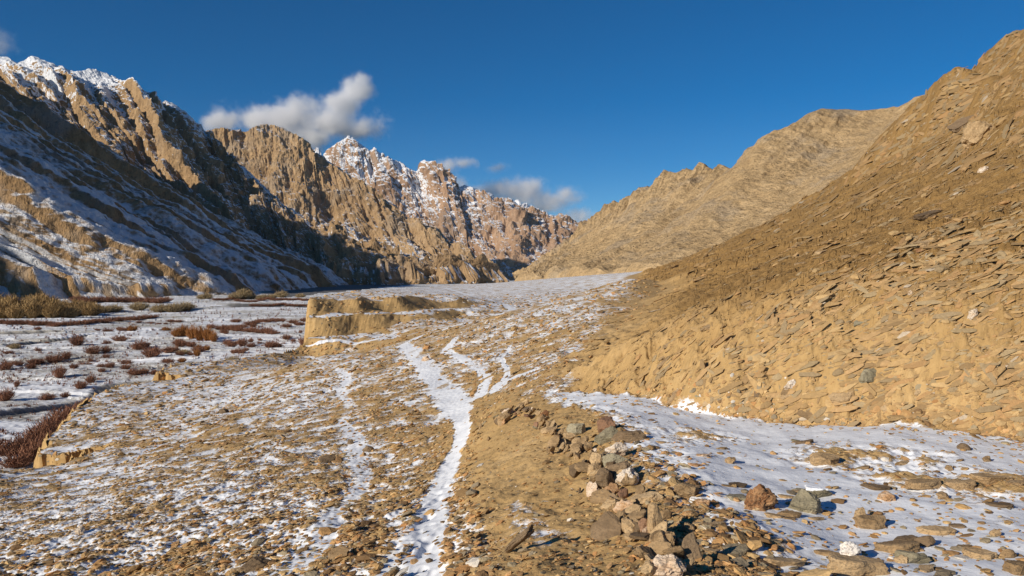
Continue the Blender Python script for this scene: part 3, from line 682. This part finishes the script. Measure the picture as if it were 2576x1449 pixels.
def one_rock(name, pxl, pyl, wpx, hpx, mat, label, kind='block', rough=None, rot=None, lean=None, yaw=0.0, depth=.8, thick=None, cat='rock', group=None, seed=0, lvl=4, lift=.0):
    """a rock whose lower middle stands on the ground seen at (pxl, pyl)"""
    p = pix_surface(pxl, pyl, Hf)[0]; k = p[1] / F
    wd, ht = wpx * k, hpx * k
    if kind == 'slab' and lean is None: dims = (wd, wd * depth, thick * k if thick else ht * .8)
    elif lean is not None: dims = (wd, ht * 1.1, thick * k)       # a leaning plate: its face is wd x ht
    else: dims = (wd, wd * depth, ht)
    v, f = rock_verts(seed + 1000, lvl, (dims[0] * 1.12, dims[1] * 1.12, dims[2] * (1.5 if kind == 'slab' else 1.15)), kind, rough or (.18 if mat in (M_QUARTZ, M_ORQ) else .09))
    if rot is not None:
        from mathutils import Euler
        v = v @ np.array(Euler(rot).to_matrix()).T; zc = ht * .3
    elif lean is not None:
        v = v @ frame(lean, yaw).T; zc = ht * .30
    else:
        nn = gnormal(np.array([p[0]]), np.array([p[1]]))[0] * [.6, .6, 1]
        v = v @ frame(nn, yaw).T; zc = dims[2] * .25
    me = mesh_np(name, v, f, smooth=False)
    o = link(name, me, mat)
    g = gz(p[0], p[1] + dims[1] * .3)[0]
    o.location = (p[0], p[1] + (dims[1] * .35 if lean is None else thick * k), min(p[2], g) + zc + lift * k)
    return tag(o, label, cat, group, 'thing')
NAMED = [
 ('slate_slab',1306,1392,96,62,M_DARK,'long dark slate slab tilted on edge on the bare bank below the wall',dict(kind='slab',depth=.34,thick=20,rot=(-.55,-.62,.25),lift=14)),
 ('quartz_rock',1918,1282,92,54,M_ORQ,'knobbly orange and white quartz rock on the snow flat',dict(depth=.5,yaw=.3,rough=.26)),
 ('boulder',2036,1288,80,62,M_GREY,'angular greenish grey boulder beside the orange quartz rock',dict(depth=.8,yaw=1.2)),
 ('boulder',2058,1252,64,26,M_GREY,'low grey stone with white edge behind the angular grey boulder',dict(depth=.7,yaw=.2)),
 ('slate_slab',1990,1302,56,22,M_SLATE,'small dark edged slate at the foot of the orange quartz rock',dict(kind='slab',yaw=-.2,depth=.5)),
 ('rock',2196,1330,66,42,M_SLATE,'lone brown knobbly rock in the middle of the snow flat',dict(depth=.7)),
 ('rock',2166,1308,30,34,M_SLATE,'small upright rock just left of the lone brown knobbly rock',dict(depth=.7)),
 ('slate_slab',2152,1448,128,66,M_SLATE,'broad rust brown slate slab at the bottom of the snow flat',dict(kind='slab',yaw=.1,depth=.6)),
 ('quartz_rock',2144,1408,50,36,M_QUARTZ,'white quartz lump lying on the broad rust brown slab',dict(depth=.8,lift=14)),
 ('slate_slab',2262,1394,112,40,M_SLATE,'long pale tan slab next to the round dark stone',dict(kind='slab',yaw=.15,depth=.55)),
 ('rock',2332,1374,40,30,M_DARK,'round dark grey stone at the tip of the long pale slab',dict(depth=.9)),
 ('rock',2296,1416,76,30,M_GREY,'smooth olive grey stone in front of the long pale slab',dict(depth=.6)),
 ('slate_slab',2362,1346,80,26,M_SLATE,'curled tan slate above the round dark grey stone',dict(kind='slab',yaw=-.25,depth=.5)),
 ('slate_slab',2474,1406,76,30,M_SLATE,'flat brown slate alone on snow near the right corner',dict(kind='slab',yaw=-.4,depth=.55)),
 ('slate_slab',2572,1446,70,46,M_SLATE,'thick tan slab cut by the right corner of the view',dict(kind='slab',yaw=.3,depth=.7)),
 ('slate_slab',2330,1228,92,28,M_SLATE,'long thin tan slab lying across the snow below the hillside',dict(kind='slab',yaw=.1,depth=.45)),
 ('slate_slab',2420,1232,100,32,M_SLATE,'ridged tan slab right of the long thin slab on the snow',dict(kind='slab',yaw=.25,depth=.5)),
 ('slate_slab',2490,1216,90,34,M_SLATE,'wide tan slab near the right edge with snow before it',dict(kind='slab',yaw=-.1,depth=.5)),
 ('rock',2075,1170,72,30,M_SLATE,'biggest rubble block on the far strip of the snow flat',dict(depth=.6)),
 ('quartz_rock',1580,1218,52,46,M_QUARTZ,'bright white quartz block set in the tumbled wall',dict(depth=.8)),
 ('rock',1523,1090,50,40,M_RED,'dark red stone perched on top of the wall',dict(depth=.7,lift=8)),
 ('rock',1532,1112,66,38,M_GREY,'greenish grey block under the dark red stone',dict(depth=.7)),
 ('rock',1590,1112,84,34,M_DARK,'arched dark brown stone right of the greenish grey block',dict(depth=.5,yaw=-.2)),
 ('rock',1545,1176,64,36,M_GREY,'pale green grey stone low in the middle of the wall',dict(depth=.6)),
 ('quartz_rock',1546,1152,46,40,M_QUARTZ,'pinkish white quartz lump on the wall below the arched stone',dict(depth=.7)),
 ('wall_stone',1535,1352,74,70,M_DARK,'big flat oval brown slab leaning out of the wall',dict(kind='slab',lean=(-.55,-.6,.42),yaw=.2,thick=16)),
 ('wall_stone',1518,1266,66,40,M_SLATE,'curved slab with a pale upper rim above the big oval slab',dict(kind='slab',lean=(-.5,-.6,.45),yaw=-.35,thick=18)),
 ('wall_stone',1656,1362,44,88,M_SLATE,'tall upright layered stone standing in the wall',dict(kind='slab',lean=(.35,-.85,.3),yaw=.1,thick=34)),
 ('wall_stone',1740,1412,52,74,M_DARK,'dark rounded slab standing at the near end of the wall',dict(kind='slab',lean=(.1,-.85,.45),yaw=-.1,thick=22)),
 ('wall_stone',1624,1344,32,46,M_RED,'rust red block beside the tall upright layered stone',dict(depth=.7)),
 ('wall_stone',1684,1452,92,66,M_ORQ,'lumpy orange and white quartz boulder at the foot of the wall',dict(depth=.7)),
 ('wall_stone',1620,1268,74,36,M_SLATE,'splintered tan slab right of the curved slab',dict(kind='slab',depth=.5,yaw=-.2)),
 ('wall_stone',1726,1252,62,40,M_SLATE,'loose square tan stone on the snow side of the wall',dict(depth=.8,yaw=.6)),
 ('wall_stone',1450,1096,54,38,M_GREY,'olive green stone at the outer face of the wall',dict(depth=.6)),
 ('wall_stone',1560,1210,70,52,M_DARK,'dark brown block left of the bright white quartz',dict(depth=.7)),
 ('outcrop',2128,1018,74,52,M_SLATE,'layered slate outcrop bent upward in the hillside bank',dict(kind='slab',lean=(-.45,-.35,.7),yaw=-.5,thick=26,cat='outcrop')),
 ('rock',2190,962,52,34,M_GREY,'square grey block stuck in the bank above the bent outcrop',dict(depth=.7)),
 ('quartz_rock',1990,978,28,24,M_QUARTZ,'white quartz piece in the bank left of the bent outcrop',dict(depth=.8)),
 ('slate_slab',2034,1050,62,22,M_SLATE,'narrow plank shaped tan slate lying at the foot of the bank',dict(kind='slab',yaw=-.7,depth=.35)),
 ('quartz_rock',2452,800,26,22,M_QUARTZ,'white quartz lump high on the hillside above the bank',dict(depth=.8)),
 ('quartz_rock',2480,428,24,16,M_QUARTZ,'white quartz lump near the layered crag on the hillside',dict(depth=.8)),
 ('quartz_rock',2290,742,18,12,M_QUARTZ,'small white stone halfway up the hillside',dict(depth=.8)),
 ('outcrop',2468,350,84,60,M_SLATE,'layered crag jutting from the upper hillside',dict(depth=.7,cat='outcrop',yaw=.2)),
 ('outcrop',2430,312,80,30,M_DARK,'dark overhanging ledge just above the layered crag',dict(kind='slab',depth=.6,cat='outcrop',yaw=.3)),
 ('outcrop',2340,545,74,22,M_DARK,'dark slanting ledge in the middle of the hillside',dict(kind='slab',depth=.6,cat='outcrop',yaw=.35)),
 ('slate_slab',2330,618,70,24,M_SLATE,'long slate ledge below the dark slanting ledge',dict(kind='slab',depth=.5,yaw=.3)),
 ('outcrop',2360,190,90,60,M_SLATE,'pale crag on the skyline of the hillside',dict(depth=.8,cat='outcrop',yaw=.2)),
 ('slate_slab',848,1408,62,30,M_SLATE,'warm tan slab on edge beside the snowy side trail',dict(kind='slab',lean=(-.2,-.55,.6),yaw=.4,thick=12)),
 ('rock',640,1434,70,38,M_DARK,'dark rounded stone with a slab leaning on its left',dict(depth=.6,yaw=.4)),
 ('slate_slab',606,1440,60,20,M_SLATE,'slab leaning against the dark rounded stone',dict(kind='slab',depth=.5,yaw=.4)),
 ('rock',926,1136,24,16,M_DARK,'dark stone alone on the round snow patch',dict(depth=.7)),
 ('quartz_rock',914,1148,14,10,M_QUARTZ,'tiny white stone just below the round snow patch stone',dict(depth=.8)),
 ('quartz_rock',200,1344,22,26,M_QUARTZ,'pale upright stone among rubble at far left of the terrace',dict(depth=.7)),
 ('rock',880,1118,16,18,M_DARK,'black pointed stone left of the round snow patch',dict(depth=.7)),
 ('rock',1070,908,20,14,M_ORQ,'small orange stone beside the trail where it forks',dict(depth=.8)),
 ('rock',820,1164,40,20,M_DARK,'dark double stone on the rubble knob left of the trail',dict(depth=.6)),
 ('rock',560,1040,24,14,M_DARK,'small dark stone high on the left terrace',dict(depth=.6)),
 ('rock',1078,1416,16,14,M_DARK,'small dark stone lying in the snowy footpath',dict(depth=.8)),
]
for i, (nm, a, b, wpx, hpx, m, lab, kw) in enumerate(NAMED):
    one_rock(nm, a, b, wpx, hpx, m, lab, seed=i * 7 + 3, lvl=5 if wpx > 50 else 4, **kw)
# snow left on top of the low grey stone
ts = NT('settled_snow'); _p = ts.n('ShaderNodeNewGeometry').outputs['Position']; ts.surf((*SNOW, 1), .8, ts.bump(ts.noise(_p, 30, 4), .4, .02), .2)
_b = [o for o in bpy.data.objects if o.get('label', '').startswith('low grey stone')][0]
_v, _f = rock_verts(4242, 4, (.20, .13, .05), 'slab', .12)
_zm = max(v.co.z for v in _b.data.vertices)
_c = link('snow_cap', mesh_np('snow_cap', _v + [0, 0, _zm - .008], _f), ts.m, _b); _c['label'] = 'thin white snow cap on the low grey stone'
# the tumbled wall: every stone on its own
rg = np.random.default_rng(77)
WL = [(1225,1072),(1262,1040),(1300,1020),(1345,1062),(1400,1110),(1455,1145),(1500,1190),(1540,1235),(1560,1290),(1600,1340),(1640,1390),(1690,1440)]
WLd = np.r_[0, np.cumsum(np.hypot(*np.diff(np.array(WL), axis=0).T))]
WN = 185
for i in range(WN):
    q = (i + rg.random()) / WN * WLd[-1]
    a = np.interp(q, WLd, [p[0] for p in WL]); b = np.interp(q, WLd, [p[1] for p in WL])
    wd = np.interp(b, [1010, 1100, 1250, 1440], [26, 60, 74, 84])
    o_ = rg.normal(0, .42); a2 = a + o_ * wd * .8 + 12; b2 = b - o_ * wd * .35 + rg.normal(0, 10) + 8
    w_ = np.interp(b2, [1000, 1100, 1250, 1440], [14, 24, 34, 42]) * math.exp(np.clip(rg.normal(0, .35), -.6, .4))
    h_ = w_ * rg.uniform(.5, .95)
    key = rg.choice(list('ttttttttttttttttttddddgroo'))
    if rg.random() < .8:
        kw = dict(kind='slab', lean=(rg.normal(-.5, .5), rg.normal(-.2, .4), rg.uniform(.4, 1.0)), yaw=rg.normal(0, .6), thick=w_ * rg.uniform(.16, .30))
    else: kw = dict(depth=rg.uniform(.5, .9), yaw=rg.uniform(0, 3))
    what = {'t': 'tan slate', 'd': 'dark brown slate', 'g': 'grey green', 'r': 'rust red', 'w': 'white quartz', 'o': 'orange quartz'}[key]
    part = 'far end by the trail' if b < 1050 else ('upper middle' if b < 1160 else ('lower middle' if b < 1300 else 'near end'))
    sizew = 'small' if w_ < 24 else ('middling' if w_ < 44 else 'large')
    form = 'leaning plate' if 'lean' in kw else 'lying block'
    one_rock('wall_stone', a2, b2, w_, h_, MATS[key], f'{sizew} {what} {form} in the tumbled wall, {part}', seed=500 + i, lvl=4, cat='wall stone', group='stones of the tumbled dry stone wall', lift=rg.uniform(0, w_ * .25), **kw)
# slabs lying on the snow flat
for i in range(70):
    a, b = rg.uniform(1620, 2570), rg.uniform(1085, 1440)
    if b < 1085 + (a - 1620) * .05 or a < 1560 + (b - 1085) * .62: continue
    w_ = np.interp(b, [1085, 1250, 1440], [26, 40, 56]) * math.exp(rg.normal(0, .4))
    key = rg.choice(list('tttttttdgo')); what = {'t': 'tan', 'd': 'dark brown', 'g': 'grey green', 'o': 'orange'}[key]
    where = 'under the hillside bank' if b < 1180 else ('in the middle of the snow flat' if b < 1310 else 'on the near part of the snow flat')
    if rg.random() < .7:
        one_rock('slate_slab', a, b, w_, w_ * .22, MATS[key], f'{"small" if w_ < 38 else "large"} flat {what} slate {where}', kind='slab', depth=rg.uniform(.4, .7), yaw=rg.normal(0, .5), seed=800 + i, lvl=4, cat='slab', group='loose slates on the snow flat')
    else:
        one_rock('rock', a, b, w_ * .6, w_ * .38, MATS[key], f'{"small" if w_ < 38 else "large"} angular {what} stone {where}', depth=.8, yaw=rg.uniform(0, 3), seed=800 + i, lvl=4, cat='rock', group='loose stones on the snow flat')
# bigger plates of the hillside
for i in range(48):
    a = rg.uniform(1650, 2570); b = rg.uniform(max(380, 980 - (a - 1500) * .62), 1040)
    w_ = rg.uniform(20, 50); key = rg.choice(list('tttttdgo')); what = {'t': 'tan', 'd': 'dark brown', 'g': 'grey', 'o': 'orange'}[key]
    where = 'in the bank above the snow flat' if b > 900 else ('on the middle hillside' if b > 680 else 'on the upper hillside')
    one_rock('slate_slab', a, b, w_, w_ * .2, MATS[key], f'{"short" if w_ < 44 else "long"} {what} slate plate sticking out {where}', kind='slab', depth=.5, yaw=rg.normal(.3, .2), seed=1200 + i, lvl=4, cat='slab', group='slate plates sticking out of the hillside')
# ---------------------------------------------------------------- shrubs of the river flat
def twig_material(name, c0, c1):
    t = NT(name); rnd = t.n('ShaderNodeObjectInfo').outputs['Random']; a = t.attr('tint').outputs['Fac']
    c = t.mix(t.math('ADD', t.math('MULTIPLY', a, .65), t.math('MULTIPLY', rnd, .35)), c0, c1)
    t.surf(c, .95, None, .05); return t.m
M_REDT = twig_material('red_brown_twigs', (.13, .062, .042), (.34, .17, .105))
M_ORT = twig_material('orange_brown_twigs', (.18, .075, .027), (.46, .21, .07))
M_OLIVE = twig_material('olive_willow_twigs', (.21, .135, .055), (.46, .31, .145))
M_BEIGE = twig_material('beige_willow_twigs', (.22, .16, .085), (.48, .37, .21))
def shrub_mesh(name, seed, n=150, spread=.55, up=1.0, width=.022, mat=None):
    """stems fanning from the root, each forking into fine twigs"""
    rg = np.random.default_rng(seed); VV, FF, TT = [], [], []; k = 0
    def strip(pts, w0, w1, tint):
        nonlocal k
        pts = np.array(pts); side = np.cross(pts[-1] - pts[0], rg.normal(size=3)); side /= np.linalg.norm(side) + 1e-9
        for i, p in enumerate(pts):
            w = w0 + (w1 - w0) * i / (len(pts) - 1)
            VV.append(p - side * w); VV.append(p + side * w); TT.extend([tint, tint])
            if i: FF.append([k - 2, k - 1, k + 1, k])
            k += 2
    for _ in range(n):
        az = rg.uniform(0, 6.283); r = spread * math.sqrt(rg.random())
        root = np.array([math.cos(az) * r * .35, math.sin(az) * r * .35, 0]) + rg.normal(0, .03, 3) * [1, 1, 0]
        h = up * rg.uniform(.55, 1.0) * (1 - .45 * (r / spread) ** 2)
        tip = root + np.array([math.cos(az) * r, math.sin(az) * r, h]) + rg.normal(0, .05, 3)
        mid = root * .5 + tip * .5 + np.array([math.cos(az), math.sin(az), 0]) * -.06 * r + rg.normal(0, .03, 3)
        tn = rg.random(); strip([root, mid, tip], width, width * .35, tn)
        for _ in range(4):
            f = rg.uniform(.3, .9); b = root + (tip - root) * f
            e = b + np.array([rg.normal(0, .12), rg.normal(0, .12), rg.uniform(.08, .28) * up]); strip([b, e], width * .6, width * .3, min(1, tn + .2))
    return mesh_np(name, np.array(VV), np.array(FF), dict(tint=np.array(TT)))
PRO = {}
for key, mat, kw in (('red', M_REDT, dict(n=130)), ('orange', M_ORT, dict(n=150, up=1.1, spread=.45)), ('olive', M_OLIVE, dict(n=260, spread=.55)), ('beige', M_BEIGE, dict(n=240, spread=.6))):
    PRO[key] = [shrub_mesh(f'{key}_shrub', 10 + k * 3 + len(key), mat=mat, **kw) for k in range(4)]
    for m in PRO[key]: m.materials.append(mat)
rg = np.random.default_rng(5)
nshrub = 0
def shrub(key, pxl, pyl, wpx, hpx, label, name='shrub', cat='shrub', group=None):
    global nshrub
    Yd = 14.0 * F / (pyl - HY); xw = (pxl - CX) / F * Yd
    if gsample(river, np.array([xw]), np.array([Yd]))[0] < .6: return
    o = bpy.data.objects.new(name, PRO[key][nshrub % 4]); COL.objects.link(o); nshrub += 1
    k = Yd / F
    o.location = (xw, Yd, gz(xw, Yd)[0] - .1); o.rotation_euler = (0, 0, rg.uniform(0, 6.28)); sx_ = wpx * k / 1.2; o.scale = (sx_, sx_, hpx * k / .95)
    tag(o, label, cat, group)
c2 = lambda a, b, w, h: (a * .21296, 697.7 + b * .21296, w * .21296, h * .21296)
c3 = lambda a, b, w, h: (402.5 + a * .16667, 697.7 + b * .16667, w * .16667, h * .16667)
for q in [(910,850,170,150),(1100,910,190,110),(1250,900,120,100),(640,980,230,110),(790,970,110,110),(400,1000,150,90),(220,1010,110,80),(90,1030,150,80),(1420,760,190,90),(1260,790,110,80),(1640,870,200,130),(1790,960,240,140),(2000,900,160,90),(2130,850,150,110),(2250,830,130,70),(2350,900,160,80),
          (1500,1040,150,90),(370,1130,130,80),(700,1210,150,170),(870,1130,110,70),(1000,1060,180,60),(1190,1120,90,60),(1300,1120,120,80),(950,1310,140,110),(1070,1260,110,110),(1200,1170,90,60),(1590,1190,190,90),(1700,1180,130,70),(1820,1190,110,70),(1480,1140,120,70),(60,1420,200,180),(60,1150,150,110),(200,1300,70,90),(770,1370,110,80),(1110,640,80,40),(1250,960,90,60),(1070,980,60,50),(1980,1030,150,80),(560,770,60,30),(690,740,60,40),(100,860,50,30)]:
    shrub('red', *c2(*q), 'reddish brown twiggy shrub on the snowy gravel flat', group='red brown shrubs scattered on the river flat')
for q in [(1020,1000,150,100),(1080,1060,160,110),(1240,1030,160,150),(1370,960,90,70),(1380,1060,150,90),(1510,930,70,50),(1120,1190,130,80),(1230,1190,160,90),(1300,1160,90,60),(1640,1090,130,130),(1720,1080,170,110),(1800,1070,120,90),(1910,920,150,90),(2160,1030,140,150),(2120,850,60,60),(2010,960,80,60),(280,1010,170,100),(330,1060,150,80),(470,1090,160,90),(120,1150,150,80),(230,1130,130,80),(130,1340,150,90)]:
    shrub('red', *c3(*q), 'reddish brown twiggy shrub near the terrace cliff', group='red brown shrubs near the terrace cliff')
for a in range(900, 1790, 75):
    shrub('red', *c3(a, 770 + (a - 900) * .12 + rg.uniform(-6, 6), 150, 95 + rg.uniform(-15, 20)), 'dark red shrub in the slanting shrub belt', group='shrubs of the slanting belt')
for a in range(1150, 2250, 95):
    shrub('red', *c3(a, 690 + rg.uniform(-40, 70), 170, 70), 'low dark red shrub in the thicket left of the terrace cliff', group='low shrubs of the red thicket')
for q in [(250,925,200,130),(350,920,220,170),(480,930,190,190),(600,940,190,225),(720,950,190,225),(810,965,150,160)]:
    shrub('orange', *c3(*q), 'tall orange brown bush in the bright clump on the river flat', name='bush', cat='bush', group='bright orange brown clump')
for q in [(580,1120,160,90),(700,1120,130,80),(560,1230,130,110),(330,1300,150,80),(90,830,160,70)]:
    shrub('orange', *c3(*q), 'low orange brown bush on the snowy flat', name='bush', cat='bush', group='low orange bushes')
shrub('orange', *c2(1560,665,160,70), 'single orange bush beside the bright snow patch', name='bush', cat='bush')
for a, b, w, h in [(1500,500,140,50),(1600,500,150,60),(1720,495,150,60),(1810,490,110,50),(1640,520,80,30),(1780,522,120,28),(2020,512,110,38),(2110,515,110,36),(1880,545,60,26),(1960,545,60,26)]:
    shrub('red', *c2(a, b, w, h), 'low dark red shrub in the far row on bright snow', group='far low red shrubs')
for a in range(1410, 2300, 90):
    shrub('red', *c3(a, 408 + rg.uniform(-5, 8), 140, 44), 'low dark red shrub in the long hedge like row', group='hedge like red row')
for a in range(860, 2320, 110):
    shrub('red', *c3(a, 352 + rg.uniform(-6, 18), 160, 46), 'low red shrub below the distant tan willows', group='shrubs below the distant willows')
for q in [(680,330,200,115),(1140,350,180,110),(1260,345,240,165),(1380,340,130,100),(1540,330,190,105),(1680,330,160,85),(1830,322,180,105),(2120,312,130,75)]:
    shrub('beige', *c3(*q), 'bare tan willow at the foot of the shaded mountain', name='willow', cat='willow tree', group='distant tan willows')
for q in [(1200,400,180,100),(1330,392,200,95),(1640,382,190,105),(1880,392,190,105),(2040,392,210,120),(2190,384,190,110)]:
    shrub('beige', *c2(*q), 'rounded beige willow bush at the right end of the thicket', name='willow', cat='willow tree', group='rounded beige willows')
for i in range(46):
    a = rg.uniform(-60, 1100); b = rg.uniform(430, 505) - max(0, (a - 700) * .05)
    shrub('olive', *c2(a, b, rg.uniform(180, 270), rg.uniform(170, 270) * (1 - max(0, a - 500) / 1700)), 'olive brown bare willow in the dense thicket', name='willow', cat='willow tree', group='olive willow thicket')
for a in range(-20, 1420, 75):
    shrub('red', *c2(a, 575 - max(0, a - 700) * .09 + rg.uniform(-6, 6), 170, 62), 'dark red shrub along the front of the willow thicket', group='red fringe before the thicket')
for a in list(range(900, 1560, 80)) + [1620, 1690, 1790, 1870, 1950]:
    shrub('red', *c2(a, 305 + rg.uniform(-10, 10), 160, 80), 'dark red shrub behind the willow thicket', group='red shrubs behind the thicket')
for a, b, w, h in [(20,1140,70,50),(60,1128,70,55),(100,1112,70,60),(130,1100,70,60),(160,1085,70,62),(190,1068,66,58),(215,1050,60,50),(240,1032,52,40),(262,1018,40,26),(80,1150,60,60),(120,1135,60,60),(40,1165,80,44)]:
    shrub('red', a, b, w, h, 'dark red shrub in the thicket under the near terrace edge', group='shrubs under the near terrace edge')
for i in range(90):
    a, b = rg.uniform(20, 760), rg.choice([832, 846, 862, 888, 902, 925, 958, 985]) + rg.normal(0, 5)
    if per2(np.array([a / 90.0]), np.array([b / 30.0]), 77)[0] < -.05: continue
    w_ = rg.uniform(14, 34) * (b - 690) / 190
    shrub('red' if rg.random() < .75 else 'beige', a, b, w_, w_ * rg.uniform(.4, .75), 'small low dry shrub in the loose scrub belts of the river flat', group='small shrubs of the loose scrub belts')
# dry tufts too many to count
n = 3300
X_, Y_ = scatter(n, (river > .9) * (dark < .2) * np.clip(.4 + .8 * fbm2(x / 16, y / 9, 3, 707), 0, 1) * (y < 420), rg)
VV = []; b = 9
for k in range(b):
    az = rg.uniform(0, 6.28, n); h = np.clip(rg.uniform(.25, .7, n), 0, 1) * np.clip(Y_ / 170, .6, 1.6); r = rg.uniform(.1, .5, n) * h
    P0 = np.stack([X_, Y_, gz(X_, Y_) - .05], 1) + rg.normal(0, .12, (n, 3)) * [1, 1, 0]
    tip = P0 + np.stack([np.cos(az) * r, np.sin(az) * r, h], 1); sd_ = np.stack([-np.sin(az), np.cos(az), az * 0], 1) * .05
    VV.append(np.stack([P0 - sd_, P0 + sd_, tip], 1))
VV = np.concatenate(VV).reshape(-1, 3)
tag(link('dry_tufts', mesh_np('dry_tufts', VV, np.arange(len(VV)).reshape(-1, 3), dict(tint=np.full(len(VV), .4))), M_REDT), 'tiny dry brown tufts dotting the snowy river flat', 'grass', kind='stuff')
# ---------------------------------------------------------------- clouds
def cloud(label, blobs, Y, dens=.02, wisp=.9, scale=360):
    """soft cloud: a volume in a hull round a set of puffs given as (photo x, photo y, radius x, radius y)"""
    k = Y / F
    B = [(W(a, b, Y), rx * k, ry * k) for a, b, rx, ry in blobs]
    lo_ = np.min([c - [rx * 1.15, rx * 1.1, ry * 1.15] for c, rx, ry in B], 0); hi_ = np.max([c + [rx * 1.15, rx * 1.1, ry * 1.15] for c, rx, ry in B], 0)
    c0 = (lo_ + hi_) / 2
    d, f = ICO[3]
    hull = (d / np.abs(d).max(1, keepdims=True) * .55 + d * .62 * .6) * (hi_ - lo_) / 2 * 1.1
    t = NT('cloud_vapour'); pos = t.n('ShaderNodeTexCoord').outputs['Object']
    acc = None
    for c, rx, ry in B:
        rx, ry = rx * 1.18, ry * 1.18
        m = t.n('ShaderNodeMapping'); cc = (c - c0)
        m.inputs['Scale'].default_value = (1 / rx, 1 / (rx * .9), 1 / ry); m.inputs['Location'].default_value = (-cc[0] / rx, -cc[1] / (rx * .9), -cc[2] / ry); t.l(pos, m.inputs['Vector'])
        L_ = t.n('ShaderNodeVectorMath', operation='LENGTH'); t.l(m.outputs[0], L_.inputs[0])
        g = t.math('SUBTRACT', 1.0, L_.outputs['Value'])
        acc = g if acc is None else t.math('SMOOTH_MAX', acc, g, .25)
    nz = t.noise(pos, 1 / scale, 8, .66)
    dn = t.math('MULTIPLY', t.math('ADD', acc, t.math('MULTIPLY', t.math('SUBTRACT', nz, .55), wisp * 3.3)), 1.2, clamp=True)
    dn = t.math('MULTIPLY', t.math('MULTIPLY', dn, dn), dens)
    v = t.n('ShaderNodeVolumePrincipled'); v.inputs['Color'].default_value = (.97, .97, .98, 1); v.inputs['Anisotropy'].default_value = 0.0; t.l(dn, v.inputs['Density'])
    t.l(v.outputs[0], t.out.inputs['Volume'])
    o = link('cloud', mesh_np('cloud', hull, f), t.m); o.location = c0
    tag(o, label, 'cloud'); return o
cloud('large grey white cloud behind the orange rock wall with a puff on top', [(560,310,70,36),(650,305,90,50),(740,298,100,58),(830,312,110,50),(920,320,70,30),(893,228,50,52),(905,205,36,34),(868,265,62,34),(775,342,90,40)], 9000, .018)
cloud('small wispy cloud right of the pointed peak', [(1120,418,50,24),(1162,412,40,18),(1085,425,40,20)], 10500, .009, scale=300)
cloud('tiny cloud wisp alone in the blue sky', [(1252,422,34,14)], 10500, .006, scale=240)
cloud('low cloud bank over the far snowy mountain', [(1230,478,70,32),(1300,488,90,40),(1380,505,90,36),(1420,486,34,20),(1150,462,50,28),(1060,440,40,18)], 10500, .010, scale=330)
cloud('small cloud touching the right end of the peaks', [(1440,545,60,32),(1485,562,50,30)], 10500, .009, scale=300)
cloud('cloud wisp at the left edge above the snowy ridge', [(0,112,52,34),(-40,90,60,40)], 9000, .005, scale=360)

# ---------------------------------------------------------------- thin air between the eye and the far peaks
t = NT('valley_air'); v = t.n('ShaderNodeVolumePrincipled'); v.inputs['Color'].default_value = (.80, .88, 1.0, 1); v.inputs['Density'].default_value = 1.1e-5; v.inputs['Anisotropy'].default_value = 0
t.l(v.outputs[0], t.out.inputs['Volume'])
_b = np.array([(a, b, c) for a in (-4200, 4200) for b in (-40, 7300) for c in (-45, 1250)], float)
tag(link('haze', mesh_np('haze', _b, [[0, 1, 3, 2], [4, 6, 7, 5], [0, 4, 5, 1], [2, 3, 7, 6], [0, 2, 6, 4], [1, 5, 7, 3]]), t.m), 'thin pale air softening the distant peaks', 'haze', kind='stuff')

# ---------------------------------------------------------------- light, sky, camera
SUN_AZ, SUN_EL = 49.0, 22.0            # degrees left of straight behind the camera; height
sx, sy, sz = -math.sin(R(SUN_AZ)) * math.cos(R(SUN_EL)), -math.cos(R(SUN_AZ)) * math.cos(R(SUN_EL)), math.sin(R(SUN_EL))
ld = bpy.data.lights.new('sun', 'SUN'); ld.energy = 5.0; ld.angle = R(.53); ld.color = (1.0, .90, .76)
lo = bpy.data.objects.new('sun', ld); COL.objects.link(lo)
from mathutils import Vector
lo.rotation_euler = Vector((-sx, -sy, -sz)).to_track_quat('-Z', 'Y').to_euler()
w = bpy.data.worlds.new('World'); scene.world = w; w.use_nodes = True
nt = w.node_tree; bg = nt.nodes['Background']
sky = nt.nodes.new('ShaderNodeTexSky'); sky.sky_type = 'NISHITA'; sky.sun_disc = False
sky.sun_elevation = R(SUN_EL); sky.sun_rotation = math.atan2(sx, sy) % (2 * math.pi)
sky.altitude = 3600; sky.air_density = 1.0; sky.dust_density = .25; sky.ozone_density = 3.0
hs_ = nt.nodes.new('ShaderNodeHueSaturation'); hs_.inputs['Saturation'].default_value = 1.40
nt.links.new(sky.outputs[0], hs_.inputs['Color']); nt.links.new(hs_.outputs[0], bg.inputs['Color'])
bg.inputs['Strength'].default_value = .083
cd = bpy.data.cameras.new('camera'); cam = bpy.data.objects.new('camera', cd); COL.objects.link(cam)
cd.sensor_width = 36; cd.lens = F / 2576 * 36; cd.shift_y = -34.5 / 2576
cam.location = (0, 0, 0); cam.rotation_euler = (R(90), 0, 0); cd.clip_start = .05; cd.clip_end = 30000
scene.camera = cam
scene.view_settings.view_transform = 'Standard'; scene.view_settings.look = 'None'; scene.view_settings.gamma = 1; scene.view_settings.exposure = 0
cy = scene.cycles
cy.max_bounces = 8; cy.diffuse_bounces = 3; cy.glossy_bounces = 1; cy.transmission_bounces = 2; cy.transparent_max_bounces = 8; cy.volume_bounces = 8
